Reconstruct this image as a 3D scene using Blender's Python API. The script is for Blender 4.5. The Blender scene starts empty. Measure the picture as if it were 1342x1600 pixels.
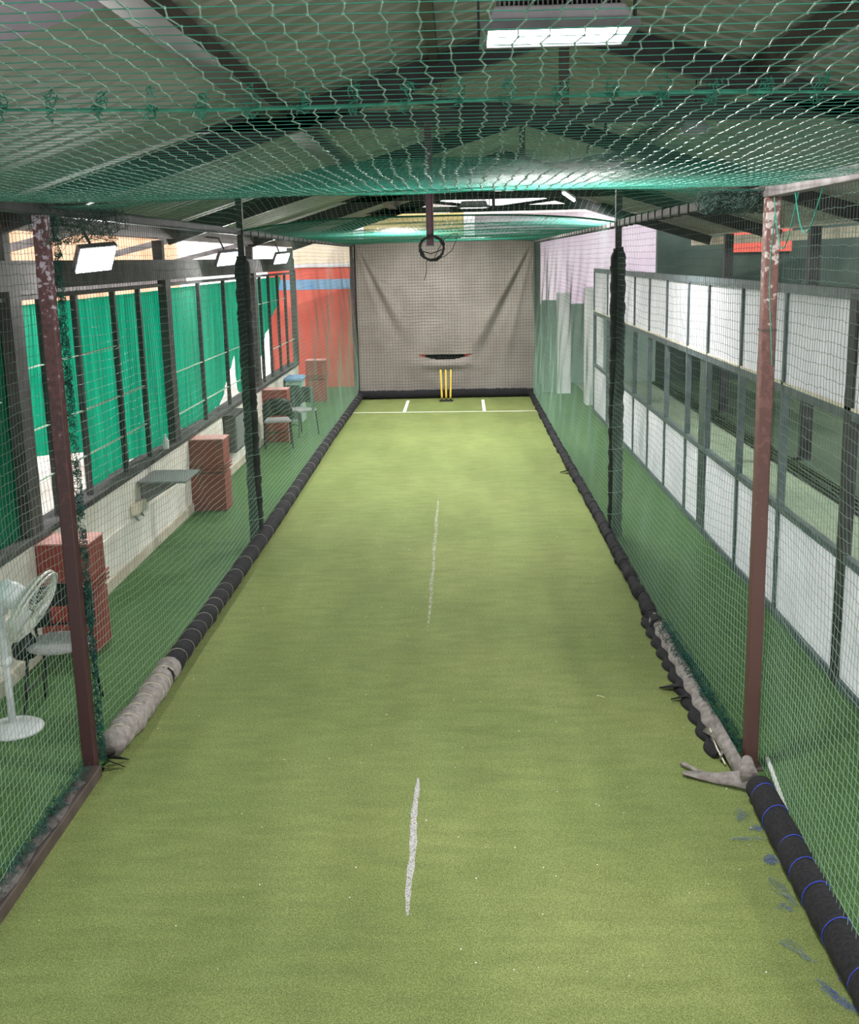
import bpy, math, random
import numpy as np
from mathutils import Vector, Matrix

random.seed(7)
rng = np.random.default_rng(7)
COL = bpy.context.scene.collection
PI = math.pi

# ------------------------------------------------------------------ materials
def nodes_of(name):
    m = bpy.data.materials.new(name)
    m.use_nodes = True
    nt = m.node_tree
    return m, nt, nt.nodes['Principled BSDF']

def mat(name, c1, c2=None, scale=8.0, rough=0.7, metal=0.0, bump=0.0, bscale=None, contrast=(0.35, 0.65),
        stretch=(1, 1, 1), detail=4.0, spec=0.3):
    """procedural: noise between two colours plus optional noise bump, in object space"""
    m, nt, b = nodes_of(name)
    b.inputs['Roughness'].default_value = rough
    b.inputs['Metallic'].default_value = metal
    b.inputs['Specular IOR Level'].default_value = spec
    tc = nt.nodes.new('ShaderNodeTexCoord')
    mp = nt.nodes.new('ShaderNodeMapping')
    mp.inputs['Scale'].default_value = stretch
    nt.links.new(tc.outputs['Object'], mp.inputs['Vector'])
    nz = nt.nodes.new('ShaderNodeTexNoise')
    nz.inputs['Scale'].default_value = scale
    nz.inputs['Detail'].default_value = detail
    nt.links.new(mp.outputs['Vector'], nz.inputs['Vector'])
    cr = nt.nodes.new('ShaderNodeValToRGB')
    cr.color_ramp.elements[0].position = contrast[0]
    cr.color_ramp.elements[1].position = contrast[1]
    cr.color_ramp.elements[0].color = (*c1, 1)
    cr.color_ramp.elements[1].color = (*(c2 or [min(1, x * 1.25) for x in c1]), 1)
    nt.links.new(nz.outputs['Fac'], cr.inputs['Fac'])
    nt.links.new(cr.outputs['Color'], b.inputs['Base Color'])
    if bump:
        n2 = nt.nodes.new('ShaderNodeTexNoise')
        n2.inputs['Scale'].default_value = bscale or scale * 4
        n2.inputs['Detail'].default_value = 3
        nt.links.new(mp.outputs['Vector'], n2.inputs['Vector'])
        bp = nt.nodes.new('ShaderNodeBump')
        bp.inputs['Strength'].default_value = bump
        bp.inputs['Distance'].default_value = 0.02
        nt.links.new(n2.outputs['Fac'], bp.inputs['Height'])
        nt.links.new(bp.outputs['Normal'], b.inputs['Normal'])
    return m

def emis(name, col, s):
    m, nt, b = nodes_of(name)
    b.inputs['Base Color'].default_value = (0.9, 0.9, 0.9, 1)
    b.inputs['Emission Color'].default_value = (*col, 1)
    b.inputs['Emission Strength'].default_value = s
    nz = nt.nodes.new('ShaderNodeTexNoise'); nz.inputs['Scale'].default_value = 30
    mr = nt.nodes.new('ShaderNodeMapRange')
    mr.inputs['To Min'].default_value = s * 0.85; mr.inputs['To Max'].default_value = s * 1.15
    nt.links.new(nz.outputs['Fac'], mr.inputs['Value'])
    nt.links.new(mr.outputs['Result'], b.inputs['Emission Strength'])
    return m

def turf(name, base, alt, patch, fib=170.0, big=0.55):
    m, nt, b = nodes_of(name)
    L = nt.links.new
    b.inputs['Roughness'].default_value = 0.85
    b.inputs['Specular IOR Level'].default_value = 0.15
    tc = nt.nodes.new('ShaderNodeTexCoord')
    def noise(sc, det, stretch=(1, 1, 1)):
        mp = nt.nodes.new('ShaderNodeMapping'); mp.inputs['Scale'].default_value = stretch
        L(tc.outputs['Object'], mp.inputs['Vector'])
        n = nt.nodes.new('ShaderNodeTexNoise'); n.inputs['Scale'].default_value = sc; n.inputs['Detail'].default_value = det
        L(mp.outputs['Vector'], n.inputs['Vector']); return n
    def ramp(n, p0, p1, c0, c1):
        r = nt.nodes.new('ShaderNodeValToRGB')
        r.color_ramp.elements[0].position = p0; r.color_ramp.elements[1].position = p1
        r.color_ramp.elements[0].color = (*c0, 1); r.color_ramp.elements[1].color = (*c1, 1)
        L(n.outputs['Fac'], r.inputs['Fac']); return r
    def mix(kind, fac, a, bb):
        x = nt.nodes.new('ShaderNodeMix'); x.data_type = 'RGBA'; x.blend_type = kind
        x.inputs['Factor'].default_value = fac
        L(a, x.inputs['A']); L(bb, x.inputs['B']); return x.outputs['Result']
    c = ramp(noise(big, 5), 0.35, 0.68, base, alt).outputs['Color']
    c = mix('MULTIPLY', 0.8, c, ramp(noise(1.6, 3, (1.3, 0.22, 1)), 0.36, 0.62, patch, (1, 1, 1)).outputs['Color'])
    c = mix('MULTIPLY', 0.5, c, ramp(noise(9, 4, (0.4, 1.2, 1)), 0.3, 0.65, (0.72, 0.74, 0.7), (1.08, 1.06, 1.02)).outputs['Color'])
    c = mix('MULTIPLY', 0.95, c, ramp(noise(fib, 4), 0.36, 0.68, (0.50, 0.52, 0.44), (1.42, 1.38, 1.36)).outputs['Color'])
    c = mix('MULTIPLY', 0.7, c, ramp(noise(70, 3), 0.35, 0.66, (0.78, 0.8, 0.75), (1.14, 1.12, 1.1)).outputs['Color'])
    L(c, b.inputs['Base Color'])
    bp = nt.nodes.new('ShaderNodeBump'); bp.inputs['Strength'].default_value = 0.6; bp.inputs['Distance'].default_value = 0.008
    L(noise(fib, 3).outputs['Fac'], bp.inputs['Height']); L(bp.outputs['Normal'], b.inputs['Normal'])
    return m

def peeled(name, paint, dark, flake, z0, z1):
    """painted steel whose upper part is peeled to pale flakes"""
    m, nt, b = nodes_of(name); L = nt.links.new
    b.inputs['Roughness'].default_value = 0.5
    ge = nt.nodes.new('ShaderNodeNewGeometry'); sp = nt.nodes.new('ShaderNodeSeparateXYZ')
    L(ge.outputs['Position'], sp.inputs['Vector'])
    mr = nt.nodes.new('ShaderNodeMapRange')
    mr.inputs['From Min'].default_value = z0; mr.inputs['From Max'].default_value = z1
    mr.inputs['To Min'].default_value = -0.40; mr.inputs['To Max'].default_value = 0.07
    L(sp.outputs['Z'], mr.inputs['Value'])
    n = nt.nodes.new('ShaderNodeTexNoise'); n.inputs['Scale'].default_value = 38; n.inputs['Detail'].default_value = 5
    L(ge.outputs['Position'], n.inputs['Vector'])
    ad = nt.nodes.new('ShaderNodeMath'); ad.operation = 'ADD'
    L(n.outputs['Fac'], ad.inputs[0]); L(mr.outputs['Result'], ad.inputs[1])
    r = nt.nodes.new('ShaderNodeValToRGB'); e = r.color_ramp.elements
    e[0].position = 0.3; e[0].color = (*dark, 1); e[1].position = 0.62; e[1].color = (*flake, 1)
    x = e.new(0.42); x.color = (*paint, 1); x = e.new(0.54); x.color = (*paint, 1)
    L(ad.outputs['Value'], r.inputs['Fac']); L(r.outputs['Color'], b.inputs['Base Color'])
    return m

def translucent(name, c1, c2, t1, t2, mixf=0.6, scale=(1, 40, 3)):
    m, nt, b = nodes_of(name); L = nt.links.new
    out = nt.nodes['Material Output']
    tc = nt.nodes.new('ShaderNodeTexCoord'); mp = nt.nodes.new('ShaderNodeMapping'); mp.inputs['Scale'].default_value = scale
    L(tc.outputs['Object'], mp.inputs['Vector'])
    n = nt.nodes.new('ShaderNodeTexNoise'); n.inputs['Scale'].default_value = 1.0; n.inputs['Detail'].default_value = 4
    L(mp.outputs['Vector'], n.inputs['Vector'])
    def ramp(a, bb):
        r = nt.nodes.new('ShaderNodeValToRGB'); r.color_ramp.elements[0].position = 0.3; r.color_ramp.elements[1].position = 0.7
        r.color_ramp.elements[0].color = (*a, 1); r.color_ramp.elements[1].color = (*bb, 1)
        L(n.outputs['Fac'], r.inputs['Fac']); return r.outputs['Color']
    L(ramp(c1, c2), b.inputs['Base Color']); b.inputs['Roughness'].default_value = 0.8
    t = nt.nodes.new('ShaderNodeBsdfTranslucent'); L(ramp(t1, t2), t.inputs['Color'])
    mx = nt.nodes.new('ShaderNodeMixShader'); mx.inputs['Fac'].default_value = mixf
    L(b.outputs['BSDF'], mx.inputs[1]); L(t.outputs['BSDF'], mx.inputs[2]); L(mx.outputs['Shader'], out.inputs['Surface'])
    return m

M = {}
M['lane'] = turf('lane_turf', (0.202, 0.262, 0.096), (0.250, 0.302, 0.116), (0.84, 0.84, 0.80))
M['aisle'] = turf('aisle_turf', (0.075, 0.165, 0.055), (0.105, 0.20, 0.07), (0.72, 0.78, 0.72))
M['dark_turf'] = turf('dark_turf', (0.055, 0.085, 0.058), (0.075, 0.11, 0.075), (0.8, 0.8, 0.8))
M['next_lane'] = turf('next_lane_turf', (0.26, 0.34, 0.26), (0.31, 0.39, 0.30), (0.85, 0.85, 0.85))
M['line'] = mat('line_paint', (0.62, 0.66, 0.55), (0.85, 0.86, 0.78), 40, 0.9)
M['worn'] = mat('worn_paint', (0.36, 0.38, 0.27), (0.50, 0.50, 0.42), 75, 0.95, contrast=(0.40, 0.66))
def patchy(m, amount, scale):
    nt = m.node_tree; L = nt.links.new; b = nt.nodes['Principled BSDF']; out = nt.nodes['Material Output']
    tc = nt.nodes.new('ShaderNodeTexCoord'); n = nt.nodes.new('ShaderNodeTexNoise'); n.inputs['Scale'].default_value = scale; n.inputs['Detail'].default_value = 5
    L(tc.outputs['Object'], n.inputs['Vector'])
    r = nt.nodes.new('ShaderNodeValToRGB'); r.color_ramp.elements[0].position = amount - .06; r.color_ramp.elements[1].position = amount + .06
    L(n.outputs['Fac'], r.inputs['Fac'])
    t = nt.nodes.new('ShaderNodeBsdfTransparent'); x = nt.nodes.new('ShaderNodeMixShader')
    L(r.outputs['Color'], x.inputs['Fac']); L(t.outputs['BSDF'], x.inputs[1]); L(b.outputs['BSDF'], x.inputs[2]); L(x.outputs['Shader'], out.inputs['Surface'])
M['worn2'] = mat('worn_paint_near', (0.38, 0.37, 0.36), (0.54, 0.52, 0.53), 90, 0.95, contrast=(0.34, 0.6))
patchy(M['worn2'], 0.42, 130); patchy(M['worn'], 0.50, 60)
M['plaster'] = mat('white_plaster', (0.76, 0.71, 0.64), (0.86, 0.83, 0.77), 3, 0.85, bump=0.15)
M['plaster_low'] = mat('stained_plaster', (0.50, 0.42, 0.32), (0.64, 0.58, 0.48), 5, 0.9, bump=0.2)
M['dark_steel'] = mat('dark_steel', (0.022, 0.024, 0.026), (0.05, 0.05, 0.052), 6, 0.55)
M['grey_steel'] = mat('grey_steel', (0.055, 0.052, 0.052), (0.10, 0.093, 0.092), 5, 0.85, spec=0.1)
M['truss'] = mat('truss_steel', (0.018, 0.016, 0.018), (0.04, 0.036, 0.038), 4, 0.5)
M['brown_steel'] = mat('brown_steel', (0.055, 0.04, 0.037), (0.095, 0.07, 0.063), 6, 0.5)
M['hang'] = mat('maroon_steel', (0.075, 0.03, 0.045), (0.12, 0.06, 0.075), 20, 0.5)
M['post_l'] = peeled('maroon_post_paint', (0.085, 0.026, 0.03), (0.05, 0.016, 0.019), (0.40, 0.34, 0.42), 0.9, 3.0)
M['post_r'] = peeled('brown_post_paint', (0.125, 0.056, 0.047), (0.085, 0.036, 0.031), (0.38, 0.33, 0.31), 1.0, 3.1)
M['rail_r'] = mat('rail_grey_brown', (0.12, 0.105, 0.105), (0.22, 0.20, 0.20), 9, 0.6)
M['roof'] = mat('roof_sheet', (0.25, 0.255, 0.225), (0.33, 0.33, 0.29), 1.2, 0.75)
M['purple'] = mat('purple_sheet', (0.33, 0.24, 0.36), (0.42, 0.32, 0.45), 3, 0.7)
M['black_foam'] = mat('black_foam', (0.010, 0.010, 0.012), (0.022, 0.021, 0.025), 60, 0.95, bump=0.3)
M['grey_felt'] = mat('grey_felt', (0.19, 0.165, 0.155), (0.30, 0.275, 0.26), 22, 0.95, bump=0.6, bscale=40)
M['dark_felt'] = mat('dark_felt', (0.05, 0.043, 0.042), (0.14, 0.125, 0.12), 16, 0.95, bump=0.5)
M['black_wrap'] = mat('black_wrap', (0.012, 0.016, 0.016), (0.03, 0.036, 0.036), 9, 0.8, bump=0.5, bscale=20)
M['cloth'] = mat('grey_backdrop', (0.27, 0.235, 0.215), (0.36, 0.32, 0.295), 1.6, 0.9, bump=0.1, bscale=60)
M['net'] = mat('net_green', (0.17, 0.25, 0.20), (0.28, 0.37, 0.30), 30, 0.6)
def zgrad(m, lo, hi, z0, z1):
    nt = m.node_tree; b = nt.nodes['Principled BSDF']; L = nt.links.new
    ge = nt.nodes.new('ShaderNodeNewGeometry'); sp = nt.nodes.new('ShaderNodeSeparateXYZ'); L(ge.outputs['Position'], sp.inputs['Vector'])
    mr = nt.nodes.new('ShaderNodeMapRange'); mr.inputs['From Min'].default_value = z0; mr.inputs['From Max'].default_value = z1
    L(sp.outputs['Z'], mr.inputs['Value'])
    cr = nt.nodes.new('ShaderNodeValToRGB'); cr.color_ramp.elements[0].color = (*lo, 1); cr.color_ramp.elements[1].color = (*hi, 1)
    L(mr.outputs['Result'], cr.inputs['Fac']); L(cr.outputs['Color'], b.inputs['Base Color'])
zgrad(M['net'], (0.27, 0.43, 0.33), (0.05, 0.085, 0.066), 0.3, 2.3)  # light painted into the net colour: lit pale low down, shaded dark higher up
M['net_roof'] = mat('net_teal', (0.007, 0.12, 0.085), (0.018, 0.18, 0.135), 14, 0.5)
M['net_cols'] = mat('net_teal_pale', (0.08, 0.19, 0.155), (0.22, 0.35, 0.295), 14, 0.4)
M['net_dark'] = mat('net_dark', (0.03, 0.06, 0.05), (0.05, 0.09, 0.075), 20, 0.6)
M['rope'] = mat('rope_green', (0.01, 0.09, 0.06), (0.02, 0.15, 0.10), 30, 0.6)
M['tangle'] = mat('net_bunch', (0.006, 0.035, 0.028), (0.02, 0.12, 0.09), 30, 0.7)
M['black'] = mat('black_plastic', (0.008, 0.008, 0.009), (0.018, 0.018, 0.02), 20, 0.45)
M['black_tie'] = mat('black_tie', (0.006, 0.006, 0.007), (0.012, 0.012, 0.013), 20, 0.7)
M['cream_tie'] = mat('cream_tie', (0.55, 0.52, 0.36), (0.7, 0.66, 0.46), 30, 0.7)
M['grey_tie'] = mat('grey_tie', (0.16, 0.16, 0.14), (0.4, 0.39, 0.33), 4, 0.7)
M['blue_tie'] = mat('blue_tie', (0.03, 0.05, 0.42), (0.06, 0.10, 0.62), 30, 0.6)
M['blue_twine'] = mat('blue_twine', (0.04, 0.08, 0.36), (0.12, 0.17, 0.46), 30, 0.7)
M['blue_pale'] = mat('blue_twine_faded', (0.11, 0.17, 0.26), (0.2, 0.27, 0.32), 30, 0.7)
M['red_paint'] = mat('red_block_paint', (0.24, 0.045, 0.04), (0.31, 0.07, 0.06), 4, 0.65)
M['pink_top'] = mat('pink_block_top', (0.55, 0.27, 0.25), (0.66, 0.36, 0.33), 6, 0.7)
M['red_wall'] = mat('red_wall_paint', (0.72, 0.115, 0.085), (0.80, 0.16, 0.12), 2, 0.7)
M['blue_band'] = mat('blue_band_paint', (0.16, 0.36, 0.62), (0.30, 0.48, 0.68), 2, 0.7)
M['white'] = mat('white_paint', (0.72, 0.72, 0.74), (0.82, 0.82, 0.84), 4, 0.6)
M['panel'] = translucent('white_panel', (0.82, 0.82, 0.86), (0.90, 0.90, 0.93), (0.82, 0.82, 0.86), (0.92, 0.92, 0.95), 0.5, (3, 3, 3))
M['frame'] = mat('partition_steel', (0.06, 0.085, 0.095), (0.11, 0.135, 0.145), 8, 0.5)
M['fan'] = mat('fan_white', (0.62, 0.63, 0.66), (0.74, 0.75, 0.78), 8, 0.4)
M['fan_grille'] = mat('fan_grille', (0.55, 0.55, 0.52), (0.68, 0.68, 0.64), 8, 0.4)
M['seat_grey'] = mat('seat_grey', (0.30, 0.29, 0.30), (0.40, 0.38, 0.39), 50, 0.8, bump=0.2)
M['red_cloth'] = mat('seat_red', (0.20, 0.03, 0.025), (0.27, 0.05, 0.04), 30, 0.8)
M['yellow'] = mat('stump_yellow', (0.72, 0.50, 0.06), (0.85, 0.62, 0.10), 10, 0.35)
M['table'] = mat('table_grey', (0.16, 0.165, 0.165), (0.26, 0.265, 0.265), 120, 0.6)
M['cream'] = mat('cream_fitting', (0.66, 0.60, 0.48), (0.76, 0.70, 0.58), 8, 0.5)
M['led'] = emis('led_panel', (0.97, 0.98, 1.0), 14.0)
M['led_dim'] = emis('led_panel_far', (0.97, 0.98, 1.0), 9.0)
M['lamp_body'] = mat('lamp_body', (0.10, 0.10, 0.11), (0.16, 0.155, 0.17), 8, 0.45)
M['lamp_rim'] = mat('lamp_rim', (0.30, 0.28, 0.32), (0.38, 0.36, 0.40), 8, 0.4)
M['glaze'] = mat('glazing_bar', (0.30, 0.42, 0.33), (0.42, 0.52, 0.42), 20, 0.7)
M['shade'] = translucent('green_shade_cloth', (0.0, 0.17, 0.10), (0.005, 0.24, 0.145), (0.0, 0.25, 0.145), (0.005, 0.56, 0.33), 0.62, (1, 9, 0.7))
M['neighbour'] = mat('peach_wall', (0.62, 0.33, 0.19), (0.80, 0.50, 0.34), 0.9, 0.8)
M['pale_wall'] = mat('pale_pink_wall', (0.42, 0.345, 0.42), (0.50, 0.44, 0.49), 0.8, 0.8)
M['yellow_wall'] = mat('pale_yellow_wall', (0.55, 0.46, 0.13), (0.60, 0.54, 0.28), 0.8, 0.8)
M['salmon_wall'] = mat('salmon_wall', (0.50, 0.19, 0.15), (0.56, 0.28, 0.23), 0.8, 0.8)
M['cream_wall'] = mat('cream_wall', (0.66, 0.60, 0.42), (0.74, 0.72, 0.62), 0.9, 0.8)
M['dark_wall'] = mat('dark_green_wall', (0.03, 0.05, 0.042), (0.06, 0.085, 0.07), 1.2, 0.85)
M['green_wall'] = mat('pale_green_wall', (0.30, 0.42, 0.36), (0.42, 0.52, 0.46), 1.5, 0.8)
M['pavement'] = mat('pavement', (0.62, 0.58, 0.52), (0.75, 0.72, 0.67), 1.5, 0.9)
M['blue_soft'] = mat('blue_cushion', (0.16, 0.30, 0.52), (0.25, 0.40, 0.6), 10, 0.8)
M['white_stick'] = mat('white_strip', (0.75, 0.75, 0.73), (0.9, 0.9, 0.88), 20, 0.6)

# ------------------------------------------------------------------ mesh building
ORG = {}
class MB:
    def __init__(s): s.v = []; s.f = []
    def add(s, vs, fs):
        o = len(s.v); s.v += [tuple(map(float, p)) for p in vs]; s.f += [tuple(i + o for i in f) for f in fs]; return s
    def box(s, x0, x1, y0, y1, z0, z1):
        vs = [(x, y, z) for z in (z0, z1) for y in (y0, y1) for x in (x0, x1)]
        return s.add(vs, [(0, 2, 3, 1), (4, 5, 7, 6), (0, 1, 5, 4), (2, 6, 7, 3), (0, 4, 6, 2), (1, 3, 7, 5)])
    def bar(s, p, q, w, h=None, up=(0, 0, 1)):
        h = h or w; p = Vector(p); q = Vector(q); d = (q - p).normalized(); up = Vector(up)
        if abs(d.dot(up)) > 0.98: up = Vector((0, 1, 0))
        r = d.cross(up).normalized(); u = r.cross(d)
        vs = [c + r * a * w / 2 + u * b * h / 2 for c in (p, q) for a, b in ((-1, -1), (1, -1), (1, 1), (-1, 1))]
        return s.add(vs, [(0, 1, 2, 3), (4, 7, 6, 5), (0, 4, 5, 1), (1, 5, 6, 2), (2, 6, 7, 3), (3, 7, 4, 0)])
    def tube(s, pts, r, n=8, closed=False, caps=True):
        P = [Vector(p) for p in pts]; k = len(P); R = r if hasattr(r, '__len__') else [r] * k
        vs = []; prev = None
        for i in range(k):
            a = P[(i - 1) % k] if (closed or i > 0) else P[i]; b = P[(i + 1) % k] if (closed or i < k - 1) else P[i]
            d = (b - a).normalized()
            if prev is None:
                ref = Vector((0, 0, 1)) if abs(d.z) < 0.9 else Vector((1, 0, 0)); u = d.cross(ref).normalized()
            else:
                u = (prev - d * prev.dot(d)).normalized()
            prev = u; w = d.cross(u)
            vs += [P[i] + (u * math.cos(2 * PI * j / n) + w * math.sin(2 * PI * j / n)) * R[i] for j in range(n)]
        fs = []
        for i in range(k if closed else k - 1):
            i2 = (i + 1) % k
            fs += [(i * n + j, i * n + (j + 1) % n, i2 * n + (j + 1) % n, i2 * n + j) for j in range(n)]
        if not closed and caps: fs += [tuple(range(n))[::-1], tuple((k - 1) * n + j for j in range(n))]
        return s.add(vs, fs)
    def lathe(s, prof, c, n=24, axis=(0, 0, 1)):
        ax = Vector(axis).normalized(); ref = Vector((1, 0, 0)) if abs(ax.x) < 0.9 else Vector((0, 1, 0))
        u = ax.cross(ref).normalized(); w = ax.cross(u); c = Vector(c); vs = []
        for r, z in prof: vs += [c + ax * z + (u * math.cos(2 * PI * j / n) + w * math.sin(2 * PI * j / n)) * max(r, 1e-4) for j in range(n)]
        k = len(prof); fs = [(i * n + j, i * n + (j + 1) % n, (i + 1) * n + (j + 1) % n, (i + 1) * n + j) for i in range(k - 1) for j in range(n)]
        fs += [tuple(range(n))[::-1], tuple((k - 1) * n + j for j in range(n))]
        return s.add(vs, fs)
    def grid(s, P):
        n, m = len(P), len(P[0]); vs = [p for row in P for p in row]
        return s.add(vs, [(i * m + j, (i + 1) * m + j, (i + 1) * m + j + 1, i * m + j + 1) for i in range(n - 1) for j in range(m - 1)])
    def build(s, name, m, parent=None, smooth=False, bevel=0.0, solid=0.0):
        V = np.array(s.v)
        if parent is None:
            org = np.array([(V[:, 0].min() + V[:, 0].max()) / 2, (V[:, 1].min() + V[:, 1].max()) / 2, V[:, 2].min()])
        else: org = ORG[parent]
        me = bpy.data.meshes.new(name); me.from_pydata((V - org).tolist(), [], s.f); me.materials.append(m)
        if smooth: me.polygons.foreach_set('use_smooth', [True] * len(me.polygons))
        me.update(); o = bpy.data.objects.new(name, me); COL.objects.link(o)
        if parent is None: o.location = org
        else: o.parent = parent
        ORG[o] = org
        if solid:
            k = o.modifiers.new('solid', 'SOLIDIFY'); k.thickness = solid; k.offset = 0
        if bevel:
            k = o.modifiers.new('bevel', 'BEVEL'); k.width = bevel; k.segments = 2; k.limit_method = 'ANGLE'
        return o

def tag(o, label=None, cat=None, group=None, kind=None):
    if label: o['label'] = label
    if cat: o['category'] = cat
    if group: o['group'] = group
    if kind: o['kind'] = kind
    return o

def empty(name, loc, label, cat, group=None):
    o = bpy.data.objects.new(name, None); COL.objects.link(o); o.location = loc; o.empty_display_size = 0.1
    ORG[o] = np.array(loc, float); return tag(o, label, cat, group)

def struct(o, label=None): return tag(o, label, None, None, 'structure')

def strands(name, segs_a, segs_b, r, m, parent=None, extra=None):
    """many thin 3-sided strands as one mesh; segs are arrays (k,3)"""
    A = np.asarray(segs_a, float); B = np.asarray(segs_b, float); d = B - A
    ln = np.linalg.norm(d, axis=1); keep = ln > 1e-6; A, B, d = A[keep], B[keep], d[keep] / ln[keep][:, None]
    ref = np.where(np.abs(d[:, 2:3]) < 0.8, np.array([[0, 0, 1.0]]), np.array([[1.0, 0, 0]]))
    u = np.cross(d, ref); u /= np.linalg.norm(u, axis=1)[:, None]; w = np.cross(d, u)
    k = len(A); V = np.empty((k, 6, 3)); R = np.full((k, 1), r) if np.isscalar(r) else np.asarray(r)[keep][:, None]
    A = A - d * R * 0.5; B = B + d * R * 0.5
    for j in range(3):
        o = (u * math.cos(2.0944 * j) + w * math.sin(2.0944 * j)) * R
        V[:, j] = A + o; V[:, 3 + j] = B + o
    F = np.array([[0, 1, 4, 3], [1, 2, 5, 4], [2, 0, 3, 5]])
    idx = (np.arange(k)[:, None, None] * 6 + F[None]).reshape(-1)
    V = V.reshape(-1, 3)
    if extra is not None:      # knots: small octahedra
        K, kr = extra; nk = len(K)
        O = np.array([[1, 0, 0], [-1, 0, 0], [0, 1, 0], [0, -1, 0], [0, 0, 1], [0, 0, -1]], float) * kr
        KV = (K[:, None] + O[None]).reshape(-1, 3)
        KF = np.array([[0, 2, 4], [2, 1, 4], [1, 3, 4], [3, 0, 4], [2, 0, 5], [1, 2, 5], [3, 1, 5], [0, 3, 5]])
        kidx = (np.arange(nk)[:, None, None] * 6 + KF[None] + len(V)).reshape(-1)
        V = np.concatenate([V, KV]); nf4 = k * 3; nf3 = nk * 8
    else: kidx = np.empty(0, int); nf4 = k * 3; nf3 = 0
    if parent is None: org = np.array([*((V.min(0) + V.max(0)) / 2)[:2], V[:, 2].min()])
    else: org = ORG[parent]
    me = bpy.data.meshes.new(name)
    me.vertices.add(len(V)); me.vertices.foreach_set('co', (V - org).astype(np.float32).reshape(-1))
    loops = np.concatenate([idx, kidx]).astype(np.int32)
    me.loops.add(len(loops)); me.loops.foreach_set('vertex_index', loops)
    st = np.concatenate([np.arange(nf4) * 4, nf4 * 4 + np.arange(nf3) * 3]).astype(np.int32)
    me.polygons.add(nf4 + nf3); me.polygons.foreach_set('loop_start', st)
    me.update(calc_edges=True); me.validate()
    me.materials.append(m)
    o = bpy.data.objects.new(name, me); COL.objects.link(o)
    if parent is None: o.location = org
    else: o.parent = parent
    ORG[o] = org; return o

def net(name, P, r, m, parent=None, knots=0.0, cols=None):
    """net woven on the node grid P (n,m,3)"""
    if cols is not None:       # long strands get their own radius and shade
        strands('cross_strands', P[:, :-1].reshape(-1, 3), P[:, 1:].reshape(-1, 3), r, m, parent)
        return strands('long_strands', P[:-1].reshape(-1, 3), P[1:].reshape(-1, 3), cols, M['net_cols'], parent, (P.reshape(-1, 3), knots) if knots else None)
    A = np.concatenate([P[:-1].reshape(-1, 3), P[:, :-1].reshape(-1, 3)])
    B = np.concatenate([P[1:].reshape(-1, 3), P[:, 1:].reshape(-1, 3)])
    return strands(name, A, B, r, m, parent, (P.reshape(-1, 3), knots) if knots else None)

def tangle(name, p0, p1, rad, n, m, parent=None, r=0.0016, steps=5, step=0.05, seed=1):
    g = np.random.default_rng(seed); A = []; B = []
    p0 = np.array(p0, float); p1 = np.array(p1, float)
    for i in range(n):
        c = p0 + (p1 - p0) * g.random() + g.normal(0, rad * 0.5, 3); d = g.normal(0, 1, 3)
        for k in range(steps):
            d = d * 0.5 + g.normal(0, 1, 3); d /= np.linalg.norm(d)
            base = p0 + (p1 - p0) * np.clip(np.dot(c - p0, p1 - p0) / np.dot(p1 - p0, p1 - p0), 0, 1)
            q = c + d * step * (0.4 + g.random()); q = base + (q - base) * min(1, 1.3 * rad / (np.linalg.norm(q - base) + 1e-6))
            q = q if np.linalg.norm(q - c) < step * 3 else c + d * step
            q[2] = max(q[2], 0.012); A.append(c); B.append(q); c = q
    return strands(name, A, B, r, m, parent)

# ------------------------------------------------------------------ camera (fitted)
FL, PITCH, YAW, ROLL, H = 1796.0, 0.2171, 0.0278, -0.0229, 2.8
cy, sy = math.cos(YAW), math.sin(YAW)
F = Vector((-sy * math.cos(PITCH), cy * math.cos(PITCH), -math.sin(PITCH)))
R0 = Vector((cy, sy, 0)); U0 = R0.cross(F)
RT = R0 * math.cos(ROLL) + U0 * math.sin(ROLL); UP = -R0 * math.sin(ROLL) + U0 * math.cos(ROLL)
cam = bpy.data.cameras.new('camera'); cam.sensor_fit = 'VERTICAL'; cam.sensor_height = 36.0
cam.lens = FL / 1600 * 36.0; cam.clip_start = 0.05; cam.clip_end = 200
co = bpy.data.objects.new('camera', cam); COL.objects.link(co)
mw = Matrix.Identity(4)
for i in range(3): mw[i][0] = RT[i]; mw[i][1] = UP[i]; mw[i][2] = -F[i]
mw[2][3] = H; co.matrix_world = mw
bpy.context.scene.camera = co

# ------------------------------------------------------------------ key dimensions
XL, XR = -2.086, 1.56          # side nets
YA, YB, YE = 5.97, 11.40, 23.6 # posts, backdrop
WX = -3.10                     # left wall face
PX = 2.44                      # right partition
ZR, SL, XG = 4.40, 0.30, 0.73  # ridge height, slope, ridge x
def roof_z(x): return ZR - SL * abs(x - XG)

# ------------------------------------------------------------------ setting
struct(MB().box(-3.3, 9.2, -1.0, 26.0, -0.12, 0.0).build('floor', M['aisle']), 'dark green artificial turf on the aisles beside the lane')
struct(MB().box(-14, -3.3, -1.0, 40.0, -0.3, -0.15).build('ground', M['pavement']), 'bright pavement outside the left windows')
struct(MB().box(-3.28, WX, 1.0, 22.3, 0, 0.85).box(WX, WX + 0.012, 1.0, 22.3, 0.44, 0.47).build('wall_left', M['plaster']), 'low white plaster wall under the left windows')
struct(MB().box(WX, WX + 0.018, 1.0, 22.3, 0, 0.10).build('baseboard_left', M['plaster_low']), 'stained strip along the foot of the left wall')
struct(MB().box(-3.28, WX + 0.03, 1.0, 22.3, 0.85, 0.90).build('trim_1', M['grey_steel'], bevel=0.005), 'dark sill on top of the low left wall')
struct(MB().box(-3.26, WX, 1.0, 22.4, 2.64, 2.85).box(-3.24, WX - 0.02, 1.0, 22.4, 2.57, 2.60).build('trim_2', M['grey_steel']), 'dark beam above the left windows')
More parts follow.
